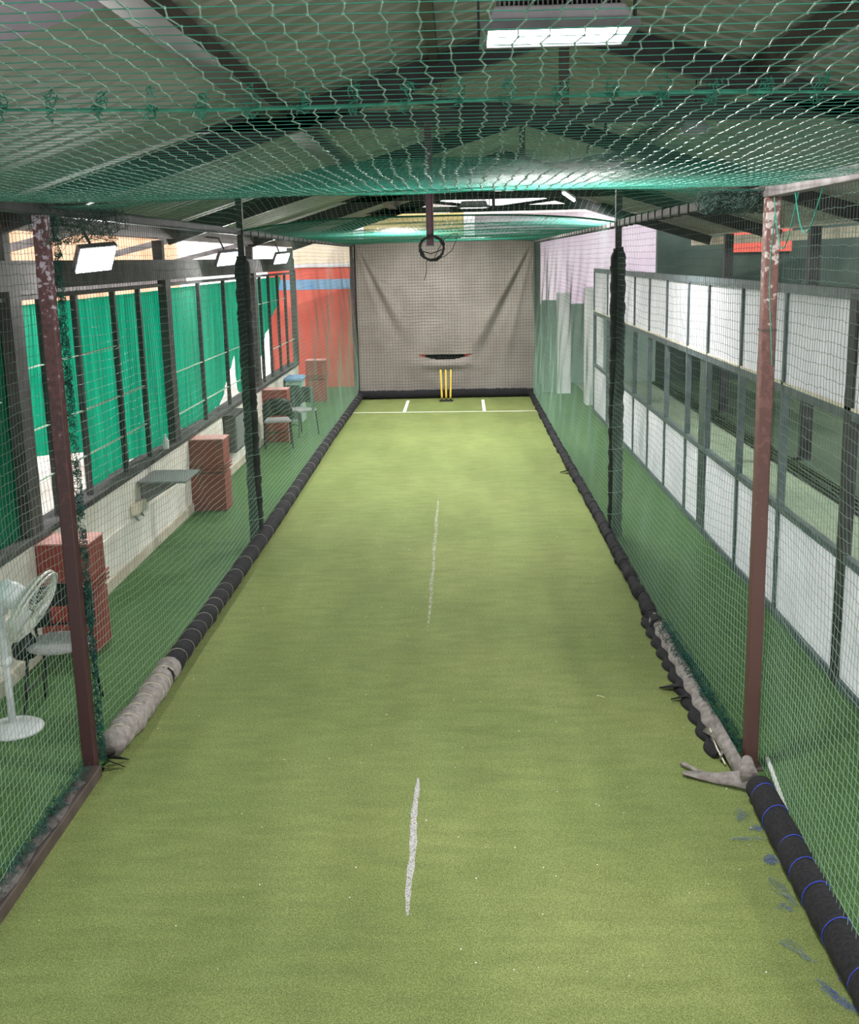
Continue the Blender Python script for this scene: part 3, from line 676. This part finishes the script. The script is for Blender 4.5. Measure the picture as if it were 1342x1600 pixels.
# ------------------------------------------------------------------ twine and litter
def twine(x, y, n, rad, label, m, seed, stretch=(1, 1), ang=0.0):
    g = np.random.default_rng(seed); A = []; B = []
    ca, sa = math.cos(ang), math.sin(ang)
    for i in range(max(5, n // 2)):
        a = g.random() * 2 * PI; c = np.array([g.normal(0, .4), g.normal(0, .4)])
        for k in range(7):
            a += g.normal(.25, .9); q = c + np.array([math.cos(a), math.sin(a)]) * .26
            q = q / max(1, np.linalg.norm(q)); f = lambda v: np.array([x + rad * (v[0] * stretch[0] * ca - v[1] * stretch[1] * sa), y + rad * (v[0] * stretch[0] * sa + v[1] * stretch[1] * ca), 0.017 + 0.004 * g.random()])
            A.append(f(c)); B.append(f(q)); c = q
    tag(strands('twine_clump', A, B, 0.0009, m), label, 'twine', 'blue twine scraps')
twine(1.385, 5.36, 26, .055, 'loose blue twine clump beside the black roll, closest to the brown post', M['blue_pale'], 1, (.8, 1.6))
twine(1.43, 5.23, 24, .035, 'small dense blue twine clump touching the black roll, second from the brown post', M['blue_twine'], 2)
twine(1.375, 5.13, 20, .055, 'thin wisps of blue twine on the turf, below the first two clumps', M['blue_pale'], 3, (1.6, .5))
twine(1.43, 4.93, 34, .045, 'dense blue twine clump at the middle of the black roll', M['blue_twine'], 4, (.9, 1.2))
twine(1.40, 4.66, 30, .06, 'long thin blue twine scraps lying along the black roll', M['blue_pale'], 5, (.5, 2.0), .2)
twine(1.375, 4.53, 14, .035, 'little blue twine wisp left of the long scraps', M['blue_twine'], 6)
twine(1.34, 4.22, 24, .065, 'faded blue grey twine scrap on the turf away from the roll', M['blue_pale'], 7, (.45, 1.5), .55)
twine(1.40, 3.92, 30, .06, 'blue twine clump at the lower right corner of the picture', M['blue_twine'], 8, (.4, 1.9), .45)
twine(1.455, 4.05, 8, .03, 'tiny blue twine wisp against the black roll near the corner', M['blue_twine'], 9, (.5, 1.5))
tag(MB().bar((1.70, 6.06, .012), (1.632, 5.44, .012), .022, .014).build('white_strip', M['white_stick'], bevel=.003), 'short white strip lying on the turf outside the right net', 'strip')
tag(MB().tube([(0.86, 7.03, .016), (0.89, 7.0, .018), (0.905, 6.99, .016)], .003, 5).build('yellow_scrap', M['cream_tie']), 'tiny yellow scrap on the right half of the turf', 'scrap')

mb = MB(); g = np.random.default_rng(21)
for k in range(90):
    x = g.uniform(XL + .15, XR - .15); y = g.uniform(4.0, 12) if k % 3 else g.uniform(4, 6.5); q = g.uniform(.002, .005)
    mb.add([(x - q, y, .016), (x, y - q * .7, .017), (x + q, y + .001, .016), (x, y + q, .019)], [(0, 1, 2, 3)])
o = tag(mb.build('lint', M['white_stick']), 'tiny white lint specks scattered over the green turf', 'lint'); o['kind'] = 'stuff'
# ------------------------------------------------------------------ stumps
st = empty('cricket_stumps', (-0.25, 22.84, 0.012), 'set of three yellow spring stumps on a black base', 'stumps')
MB().box(-0.385, -0.115, 22.79, 22.89, 0.0125, 0.045).build('base', M['black'], st, bevel=.008)
for xb, xt in ((-0.335, -0.352), (-0.25, -0.25), (-0.165, -0.148)):
    s_ = MB().lathe([(.016, 0), (.017, .03), (.017, .04)], (xb, 22.84, .045), 12).build('spring', M['black'], st)
    k = (xt - xb) / .6
    MB().tube([(xb + k * z, 22.84, .07 + z) for z in (0, .05, .3, .55, .565, .572)], [.019, .019, .0185, .018, .015, .006], 12).build('stump', M['yellow'], st, smooth=True)

# ------------------------------------------------------------------ hanging channel and cable coil
hc = empty('hanging_channel', (-0.175, 8.0, 2.88), 'maroon steel channel hanging from the roof in front of the backdrop', 'channel')
MB().box(-0.20, -0.15, 7.99, 8.0, 2.88, 3.68).box(-0.20, -0.194, 7.96, 7.99, 2.88, 3.68).box(-0.156, -0.15, 7.96, 7.99, 2.88, 3.68).build('steel_section', M['hang'], hc)
MB().box(-0.205, -0.145, 7.955, 8.005, 2.878, 2.886).build('end_plate', M['lamp_body'], hc)
cc = empty('cable_coil', (-0.165, 7.93, 2.79), 'coil of black cable hung on the end of the maroon channel', 'cable')
for k in range(5):
    r = 0.076 + 0.004 * (k % 3); g = np.random.default_rng(k)
    MB().tube([(-0.165 + .004 * g.normal() + r * math.cos(t), 7.972 - .011 * k + .006 * math.sin(2 * t), 2.868 + .003 * g.normal() + r * 1.0 * math.sin(t)) for t in np.linspace(0, 2 * PI, 41)[:-1]], .0052, 6, True).build('loop', M['black'], cc, smooth=True)
MB().tube([(-0.235, 7.93, 2.85), (-.17, 7.925, 2.83), (-.1, 7.93, 2.855)], .004, 6).build('loop', M['black'], cc, smooth=True)
MB().tube([(-0.13, 7.92, 2.80), (-0.08, 7.92, 2.81), (-.03, 7.92, 2.85), (.0, 7.92, 2.91), (.01, 7.92, 2.96), (-.03, 7.92, 2.955), (-.08, 7.92, 2.92), (-.12, 7.92, 2.86), (-.15, 7.92, 2.80)], .0024, 5).build('loose_end', M['black'], cc, smooth=True)
MB().tube([(-0.19, 7.92, 2.795), (-.205, 7.92, 2.77), (-.203, 7.92, 2.73), (-.21, 7.92, 2.69), (-.22, 7.92, 2.655)], .0024, 5).build('loose_end', M['black'], cc, smooth=True)

# ------------------------------------------------------------------ lamps
def lamp_light(name, parent, loc, aim, sx, sy, power, col=(1, .98, .95)):
    l = bpy.data.lights.new(name, 'AREA'); l.shape = 'RECTANGLE'; l.size = sx; l.size_y = sy; l.energy = power; l.color = col
    o = bpy.data.objects.new(name, l); COL.objects.link(o)
    o.parent = parent; o.location = Vector(loc) - Vector(parent.location)
    o.rotation_euler = (Vector(aim) - Vector(loc)).to_track_quat('-Z', 'Y').to_euler(); return o

def high_bay(x, y, z, label, power, w=0.61, d=0.34, tilt=0.0, m=None):
    """flat LED flood light facing down, glass side tilted towards -Y by tilt"""
    e = empty('flood_light', (x, y, z), label, 'light')
    ca, sa = math.cos(tilt), math.sin(tilt)
    def T(p): return (x + p[0], y + p[1] * ca + p[2] * sa, z - p[1] * -sa * -1 + p[2] * ca) if False else (x + p[0], y + p[1] * ca - p[2] * sa, z + p[1] * sa + p[2] * ca)
    def part(name, boxes, mm, bev=0.0, taper=None):
        mb = MB()
        for b in boxes: mb.box(*b)
        mb.v = [T((p[0] * (taper if (taper and p[2] > .05) else 1), p[1] * (taper if (taper and p[2] > .05) else 1), p[2])) for p in mb.v]
        return mb.build(name, mm, e, bevel=bev)
    part('housing', [(-w / 2, w / 2, -d / 2, d / 2, 0.03, 0.10)], M['lamp_rim'], .01, 0.88)
    part('rim', [(-w / 2 - .02, w / 2 + .02, -d / 2 - .02, -d / 2 + .012, 0, .035), (-w / 2 - .02, w / 2 + .02, d / 2 - .012, d / 2 + .02, 0, .035), (-w / 2 - .02, -w / 2 + .012, -d / 2, d / 2, 0, .035), (w / 2 - .012, w / 2 + .02, -d / 2, d / 2, 0, .035)], M['lamp_body'])
    part('led_panel', [(-w / 2 + .014, w / 2 - .014, -d / 2 + .014, d / 2 - .014, 0.008, 0.028)], m or M['led'])
    part('cooling_fins', [(a, a + .006, -d / 2 * .8, d / 2 * .8, .10, .17) for a in np.arange(-w / 2 * .82, w / 2 * .82, .02)], M['lamp_body'])
    part('bracket', [(-w / 2 - .03, -w / 2 - .02, -.02, .02, 0.01, .25), (w / 2 + .02, w / 2 + .03, -.02, .02, .01, .25), (-w / 2 - .03, w / 2 + .03, -.02, .02, .25, .26)], M['dark_steel'])
    zt_ = (roof_z(x) if x < 5 else 3.2 + .25 * (x - 5.1)) + .004
    MB().box(x - .012, x + .012, y - .012, y + .012, z + .25, zt_).build('hanger', M['dark_steel'], e)
    c = T((0, 0, -0.02)); a = T((0, 0, -1.0))
    if power: lamp_light('lamp', e, c, a, w * .9, d * .9, power)
    return e
high_bay(0.44, 5.2, 3.70, 'large bright flood light hanging above the roof net near the top', 95, tilt=-0.04)
high_bay(0.44, 0.3, 3.75, 'added flood light above the lane, unseen behind the camera', 45)  # lamp added out of view to light the near lane
high_bay(1.50, 12.0, 3.60, 'small flood light glowing through the net right of centre', 125, w=.30, d=.2)
high_bay(0.27, 17.8, 3.52, 'dark flood light fixed on the third truss', 180, w=.42, d=.25)
high_bay(-0.3, 21.5, 3.60, 'added flood light above the far end of the lane', 140, w=.42, d=.25)  # extra lamp added to the row to brighten the far turf
high_bay(-0.7, 14.6, 3.62, 'added flood light hidden above the far section of roof net', 115, w=.42, d=.25)  # extra lamp added over the net to brighten the lane below
tl = empty('tube_light', (1.53, 16.0, 3.58), 'slanting bright tube light under the right roof slope', 'light')
MB().bar((1.42, 15.7, 3.63), (1.62, 16.3, 3.56), .05, .03).build('batten', M['white'], tl)
MB().tube([(1.42, 15.7, 3.60), (1.62, 16.3, 3.53)], .018, 8).build('tube', M['led_dim'], tl)
MB().bar((1.53, 16.0, 3.61), (1.53, 16.0, roof_z(1.53) - .01), .015).build('hanger', M['dark_steel'], tl)
gl = empty('unlit_lamp', (1.79, 9.0, 3.66), 'small unlit grey lamp under the right roof slope', 'light')
MB().lathe([(.10, 0), (.12, .02), (.05, .12), (.03, .18)], (1.79, 9.0, 3.66), 18).build('shade', M['lamp_rim'], gl, smooth=True)
MB().tube([(1.79, 9.0, 3.84), (1.79, 9.0, roof_z(1.79))], .006, 5).build('cord', M['black'], gl)

for yy_, l_ in ((4.0, 'nearest'), (10.0, 'middle'), (16.0, 'farthest')):
    high_bay(7.4, yy_, 3.42, 'added unseen flood light backlighting the right partition from the next hall, %s of three' % l_, 260, w=.5, d=.3, tilt=0.0)  # lamps added outside the view so the white panels are lit from behind

def side_flood(y, label, power, sc=1.0):
    """tilted LED flood light hung under the left eave, face towards the lane and the camera"""
    x, z = -2.82, 2.85
    e = empty('flood_light', (x, y, z - .12), label, 'light', None)
    w, h = 0.33 * sc, 0.24 * sc
    n = Vector((0.62, -0.52, -0.60)).normalized(); r = Vector((0.60, 0.62, 0.05)); r = (r - n * r.dot(n)).normalized(); u = n.cross(r)
    if u.z < 0: u = -u
    c = Vector((x, y, z))
    def slab(a0, a1, b0, b1, d0, d1, name, m):
        vs = [c + r * a + u * b + n * d for d in (d0, d1) for b in (b0, b1) for a in (a0, a1)]
        return MB().add(vs, [(0, 2, 3, 1), (4, 5, 7, 6), (0, 1, 5, 4), (2, 6, 7, 3), (0, 4, 6, 2), (1, 3, 7, 5)]).build(name, m, e)
    slab(-w / 2, w / 2, -h / 2, h / 2, -.05, 0, 'housing', M['lamp_body'])
    slab(-w / 2 + .012, w / 2 - .012, -h / 2 + .012, h / 2 - .012, 0.0, .008, 'led_panel', M['led'])
    MB().tube([c - n * .05, c - n * .09 + Vector((0, 0, .08)), (x - .1, y + .02, 3.1), (-3.075, y + .02, 3.12)], .012, 6).build('bracket', M['dark_steel'], e)
    lamp_light('lamp', e, c + n * .03, c + n * 2, w * .9, h * .9, power)
    return e
side_flood(9.15, 'bright flood light under the left eave, nearest, right of the maroon post', 44, 1.0)
side_flood(14.45, 'bright flood light under the left eave, partly behind the padded post', 40, .85)
side_flood(18.95, 'bright flood light under the left eave, farthest, above the torn cloth', 36, .85)

# ------------------------------------------------------------------ left aisle furniture
def block(y0, label, depth=0.36, w=0.42, h=0.84):
    e = empty('wall_block', (WX + w / 2, y0, 0), label, 'block')
    x0, x1 = WX + 0.002, WX + w - .02
    MB().box(x0, x1, y0, y0 + depth, 0.0, 0.44).box(x0 + .004, x1 - .004, y0 + .004, y0 + depth, 0.45, h - .012).build('body', M['red_paint'], e, bevel=.008)
    MB().box(x0 - .002, x1 + .004, y0 - .004, y0 + depth, h - .012, h).build('top', M['pink_top'], e, bevel=.003)['label'] = 'pale pink top'
    for z in (.47, .505, .54):
        MB().tube([(x0, y0 - .014, z), (x1, y0 - .014, z + .005), (x1 + .016, y0 + .0, z + .006), (x1 + .016, y0 + depth, z + .02)], .009, 6).build('strap', M['red_paint'], e, smooth=True)
block(8.02, 'dark red block against the left wall, nearest, behind the fan and chair')
block(12.93, 'dark red block against the left wall, beside the grey wall table')
block(18.0, 'dark red block against the left wall, behind the black curved chair')
block(23.3, 'dark red block at the far end of the left aisle by the red wall')

wt = empty('wall_table', (-2.86, 11.0, 0.5), 'grey folding table fixed to the white left wall', 'table')
MB().box(WX + .01, -2.62, 10.72, 11.36, 0.755, 0.775).build('table_top', M['table'], wt, bevel=.004)
MB().add([(WX + .01, 10.86, .755), (WX + .01, 10.86, .52), (-2.72, 10.86, .74), (WX + .01, 10.9, .755), (WX + .01, 10.9, .52), (-2.72, 10.9, .74)], [(0, 1, 2), (3, 5, 4), (0, 3, 4, 1), (1, 4, 5, 2), (2, 5, 3, 0)]).build('bracket', M['table'], wt)
MB().add([(WX + .01, 11.2, .755), (WX + .01, 11.2, .56), (-2.75, 11.2, .74), (WX + .01, 11.24, .755), (WX + .01, 11.24, .56), (-2.75, 11.24, .74)], [(0, 1, 2), (3, 5, 4), (0, 3, 4, 1), (1, 4, 5, 2), (2, 5, 3, 0)]).build('bracket', M['black'], wt)
tp = empty('socket_box', (WX + .04, 10.6, .48), 'cream socket box on the white wall below the grey wall table', 'socket')
MB().box(WX + .005, WX + .07, 10.46, 10.80, .50, .60).build('box', M['cream'], tp, bevel=.01)
MB().tube([(WX + .03, 10.5, .50), (WX + .05, 10.5, .46), (WX + .05, 10.55, .44)], .012, 6).build('plug', M['table'], tp)
MB().tube([(WX + .03, 10.68, .50), (WX + .05, 10.68, .47), (WX + .05, 10.72, .45)], .012, 6).build('plug', M['table'], tp)
bt = empty('bottle', (-3.13, 12.0, .9), 'small white bottle on the sill by the second building column', 'bottle')
MB().lathe([(.03, 0), (.035, .02), (.035, .09), (.018, .12), (.014, .13)], (-3.09, 11.9, .9), 14).build('body', M['white'], bt, smooth=True)
MB().lathe([(.015, 0), (.015, .025)], (-3.09, 11.9, 1.03), 10).build('cap', M['white'], bt)
ub = empty('utility_box', (WX + .1, 15.2, .3), 'dark grey metal box on the left wall behind the padded post', 'box')
MB().box(WX + .01, WX + .16, 14.9, 15.7, .35, .85).build('cabinet', M['grey_steel'], ub, bevel=.01)
MB().box(WX + .16, WX + .17, 14.95, 15.65, .39, .81).build('door', M['table'], ub)

# pedestal fan
fn = empty('pedestal_fan', (-2.80, 6.62, 0), 'white pedestal fan with round base at the left edge', 'fan')
MB().lathe([(.185, 0), (.185, .015), (.16, .028), (.04, .045), (.03, .05)], (-2.80, 6.62, 0), 32).build('base', M['fan'], fn, smooth=True)
MB().tube([(-2.80, 6.62, .045), (-2.80, 6.62, .45), (-2.80, 6.62, .78)], [.024, .022, .018], 12).build('pole', M['fan'], fn, smooth=True)
MB().lathe([(.032, 0), (.032, .05)], (-2.80, 6.62, .42), 12).build('collar', M['fan'], fn, smooth=True)
hcx = Vector((-2.585, 6.56, 0.82)); ax = Vector((0.87, -0.06, -0.49)).normalized()
ref = ax.cross(Vector((0, 1, 0))).normalized(); ref2 = ax.cross(ref)
MB().lathe([(.02, -.22), (.07, -.21), (.082, -.14), (.075, -.08), (.05, -.05)], hcx, 20, ax).build('motor', M['fan'], fn, smooth=True)
MB().bar((-2.80, 6.62, .76), tuple(hcx - ax * .16), .05, .06).build('neck', M['fan'], fn, bevel=.008)
hd = empty  # grille
def ring(rr, off, t=.004, nn=40): return [hcx + ax * off + (ref * math.cos(a) + ref2 * math.sin(a)) * rr for a in np.linspace(0, 2 * PI, nn + 1)[:-1]]
mb = MB()
for rr, off, t in ((.235, .0, .008), (.235, .025, .006), (.18, .052, .002), (.12, .064, .002), (.06, .07, .003), (.17, -.045, .002), (.1, -.055, .002)): mb.tube(ring(rr, off), t, 5, True)
for k in range(72):
    a = 2 * PI * k / 72; dv = ref * math.cos(a) + ref2 * math.sin(a)
    mb.tube([hcx + ax * .072 + dv * .05, hcx + ax * .055 + dv * .17, hcx + ax * .015 + dv * .234], .0016, 3, caps=False)
    if k % 2 == 0: mb.tube([hcx - ax * .058 + dv * .06, hcx - ax * .045 + dv * .17, hcx + dv * .234], .0016, 3, caps=False)
gr = mb.build('grille', M['fan_grille'], fn)
MB().lathe([(.05, .066), (.05, .078), (.02, .08)], hcx, 20, ax).build('badge_cap', M['fan'], gr, smooth=True)
for k in range(3):
    a = 2 * PI * k / 3 + .3; rows = []
    for rr in np.linspace(.03, .2, 7):
        wv = .05 + .07 * (rr / .2); row = []
        for s in np.linspace(-1, 1, 5):
            an = a + s * wv / max(rr, .07) * .5; row.append(hcx + (ref * math.cos(an) + ref2 * math.sin(an)) * rr + ax * (.018 * s + .005))
        rows.append(row)
    MB().grid(rows).build('blade', M['fan'], fn, smooth=True, solid=.003)

# near chair: round grey seat, black back with a red pad
ch = empty('chair', (-2.60, 6.98, 0), 'black tube chair with grey seat and red back pad behind the fan', 'chair')
cx, cyy = -2.60, 6.98
MB().lathe([(.19, 0), (.205, .012), (.205, .03), (.17, .045), (.0, .048)], (cx, cyy, .42), 28).build('seat', M['seat_grey'], ch, smooth=True)
for sx, sy in ((-1, -1), (1, -1), (-1, 1), (1, 1)):
    MB().tube([(cx + sx * .15, cyy + sy * .14, .42), (cx + sx * .19, cyy + sy * .19, 0)], .011, 8).build('leg', M['black'], ch, smooth=True)
MB().tube([(cx - .18, cyy - .17, .16), (cx - .18, cyy + .17, .16)], .008, 6).build('stretcher', M['black'], ch)
rows = []
for t in np.linspace(-1, 1, 21):
    a = t * 1.15; rr = .215
    rows.append([(cx + rr * math.sin(a), cyy + .02 + rr * math.cos(a) * .85, z) for z in (.50, .56, .64, .72, .78 - .03 * t * t)])
MB().grid(rows).build('backrest', M['black'], ch, smooth=True, solid=.02)
rows = []
for t in np.linspace(-.45, .05, 9):
    a = t * 1.15; rr = .198
    rows.append([(cx + rr * math.sin(a), cyy + .02 + rr * math.cos(a) * .85, z) for z in (.515, .55, .59, .63)])
MB().grid(rows).build('back_pad', M['red_cloth'], ch, smooth=True, solid=.012)['label'] = 'dark red pad'
for sx in (-1, 1): MB().tube([(cx + sx * .17, cyy + .10, .43), (cx + sx * .2, cyy + .13, .55), (cx + sx * .2, cyy + .12, .75)], .011, 8).build('back_support', M['black'], ch, smooth=True)
bg = empty('bag', (-2.80, 6.92, .0), 'small black bag hanging on the side of the near chair', 'bag')
g = np.random.default_rng(4)
MB().tube([(-2.80, 6.93, .36), (-2.80, 6.92, .38), (-2.795, 6.92, .44), (-2.79, 6.92, .50), (-2.785, 6.92, .55)], [.03, .075, .085, .06, .02], 12).build('body', M['black'], bg, smooth=True)
MB().tube([(-2.79, 6.92, .54), (-2.74, 6.94, .60), (-2.70, 6.96, .56)], .006, 6).build('strap', M['black'], bg)

# far chairs
def arm_chair(x, y, rot, label, seat_m, back_m, extra=False):
    e = empty('chair', (x, y, 0), label, 'chair'); e.rotation_euler.z = 0
    c, s = math.cos(rot), math.sin(rot)
    def W(p): return (x + p[0] * c - p[1] * s, y + p[0] * s + p[1] * c, p[2])
    def put(mb, name, m, **k):
        mb.v = [W(p) for p in mb.v]; return mb.build(name, m, e, **k)
    put(MB().box(-.21, .21, -.2, .2, .40, .44), 'seat', seat_m, bevel=.015)
    for sx in (-1, 1):
        for sy in (-1, 1): put(MB().tube([(sx * .19, sy * .18, .41), (sx * .21, sy * .22, 0)], .014, 7), 'leg', M['black'])
    rows = []
    for t in np.linspace(-1, 1, 17):
        a = t * 1.2; rows.append([(.23 * math.sin(a), .02 + .2 * math.cos(a), z - .12 * abs(t) ** 3) for z in (.52, .60, .70, .78)])
    put(MB().grid(rows), 'backrest', back_m, smooth=True, solid=.025)
    for sx in (-1, 1): put(MB().tube([(sx * .2, .14, .42), (sx * .22, .12, .60)], .012, 7), 'back_support', M['black'])
    put(MB().tube([(-.21, -.2, .2), (.21, -.2, .2)], .008, 6), 'stretcher', M['black'])
    return e
arm_chair(-2.80, 17.55, PI + .2, 'black chair with curved back standing before the third red block', M['seat_grey'], M['black'])
arm_chair(-2.62, 18.75, -0.7, 'black chair with pale seat beside the third red block', M['seat_grey'], M['black'])
cb = empty('cabinet', (-2.92, 20.6, 0), 'pale green cabinet with a blue cushion, far along the left wall', 'cabinet')
MB().box(WX + .03, -2.78, 20.3, 20.8, 0, .72).build('body', M['green_wall'], cb, bevel=.01)
MB().box(WX + .06, -2.81, 20.28, 20.3, .06, .66).build('door', M['dark_wall'], cb)
tag(MB().box(WX + .02, -2.76, 20.26, 20.82, .725, .80).build('cushion', M['blue_soft'], bevel=.03), 'blue cushion lying on the pale green cabinet', 'cushion')

# ------------------------------------------------------------------ right partition
pf = empty('partition', (PX, 13, 0), 'steel framed partition with two rows of white panels along the right aisle', 'partition')
posts = [(4.6, .05), (5.9, .05), (7.25, .13), (8.74, .05), (10.08, .05), (11.42, .045), (12.42, .045), (13.7, .045), (14.94, .045), (16.19, .045), (17.5, .05), (19.1, .05), (20.95, .06)]
for y, w in posts: MB().box(PX, PX + .055, y - w / 2, y + w / 2, 0, 2.53).build('post', M['dark_steel'] if w > .1 else M['frame'], pf)
MB().box(PX + .0, PX + .03, 4.3, 21.0, 1.812, 1.83).build('ledge', M['cream'], pf)
MB().box(PX + .01, PX + .07, 11.50, 11.75, 0, 1.82).build('post', M['dark_wall'], pf)
for z, h in ((2.525, .07), (1.78, .06), (0.86, .05), (0.03, .06)):
    MB().box(PX + .002, PX + .05, 4.3, 21.0, z - h / 2, z + h / 2).build('rail', M['frame'], pf)
for i in range(12):
    y0 = posts[i][0] + posts[i][1] / 2; y1 = posts[i + 1][0] - posts[i + 1][1] / 2
    for nm, z0, z1 in (('top', 1.812, 2.488), ('bottom', 0.062, 0.834)):
        if nm == 'bottom' and i == 10: continue
        MB().box(PX + .02, PX + .028, y0, y1, z0, z1).build('white_panel', M['panel'], pf)
struct(MB().box(PX - .02, PX + .30, 21.9, 22.3, 0, 2.2).build('trim_12', M['white']), 'white pier at the far end of the right aisle')
struct(MB().box(2.05, 2.32, 23.9, 24.2, 0, 2.05).build('trim_13', M['white']), 'white door jamb at the far end of the right aisle')
struct(MB().box(1.75, 2.05, 24.2, 24.35, 0, 1.9).build('trim_14', M['green_wall']), 'pale green end panel behind the right net')
# next hall beyond the partition
tag(MB().box(2.6, 4.25, -1, 25.8, 0.0005, .012).build('turf_mat', M['next_lane']), 'pale grey green turf strip seen through the gap in the right partition', 'turf')
tag(MB().box(4.56, 9.0, -1, 25.8, 0.0005, .012).build('turf_mat', M['dark_turf']), 'dark muted green turf in the next hall beyond the parallel boundary lines', 'turf')
bd2 = empty('boundary_wires', (4.35, 12, 0), 'dark parallel boundary lines on the floor of the next hall', 'boundary')
for k in range(4): MB().box(4.24 + k * .075, 4.262 + k * .075, -1, 25.5, .0125, .035).build('line', M['black'], bd2)
for y, l in ((15.6, 'dark post standing in the next hall, seen through the partition gap'), (20.5, 'dark post farther back in the next hall, seen through the partition gap')):
    e = empty('hall_post', (4.7, y, 0), l, 'post')
    MB().box(4.63, 4.77, y - .07, y + .07, 0, 3.1).build('shaft', M['dark_steel'], e); MB().box(4.58, 4.82, y - .12, y + .12, 0, .02).build('base_plate', M['dark_steel'], e)
for y, z in ((16.5, 2.42), (13.6, 2.55)):
    e = empty('tube_light', (7.5, y, z), 'white tube light in the next hall, %s' % ('farther one' if y > 15 else 'nearer one'), 'light')
    MB().box(7.45, 7.55, y - .6, y + .6, z + .03, z + .06).build('batten', M['white'], e)
    for q in (-.5, .5): MB().bar((7.5, y + q, z + .05), (7.5, y + q, 3.2 + .25 * 2.4 - .01), .012).build('hanger', M['dark_steel'], e)
    MB().tube([(7.5, y - .58, z), (7.5, y + .58, z)], .02, 8).build('tube', M['led_dim'], e)

# ------------------------------------------------------------------ world
w = bpy.data.worlds.new('World'); bpy.context.scene.world = w; w.use_nodes = True
nt = w.node_tree; bgn = nt.nodes['Background']
tc = nt.nodes.new('ShaderNodeTexCoord'); sp = nt.nodes.new('ShaderNodeSeparateXYZ'); nt.links.new(tc.outputs['Generated'], sp.inputs['Vector'])
cr = nt.nodes.new('ShaderNodeValToRGB'); cr.color_ramp.elements[0].position = 0.0; cr.color_ramp.elements[1].position = 0.6
cr.color_ramp.elements[0].color = (1.0, 0.97, 0.95, 1); cr.color_ramp.elements[1].color = (0.86, 0.93, 1.0, 1)
nt.links.new(sp.outputs['Z'], cr.inputs['Fac']); nt.links.new(cr.outputs['Color'], bgn.inputs['Color'])
bgn.inputs['Strength'].default_value = 2.2
sun = bpy.data.lights.new('sun', 'SUN'); sun.energy = 2.2; sun.angle = 0.02; sun.color = (1, .95, .88)
so = bpy.data.objects.new('sun', sun); COL.objects.link(so); so.location = (10, -10, 20)
so.rotation_euler = Vector((-0.62, 0.50, -0.80)).to_track_quat('-Z', 'Y').to_euler()
sc = bpy.context.scene
sc.view_settings.view_transform = 'Standard'
sc.view_settings.look = 'None'
sc.view_settings.exposure = 0.3
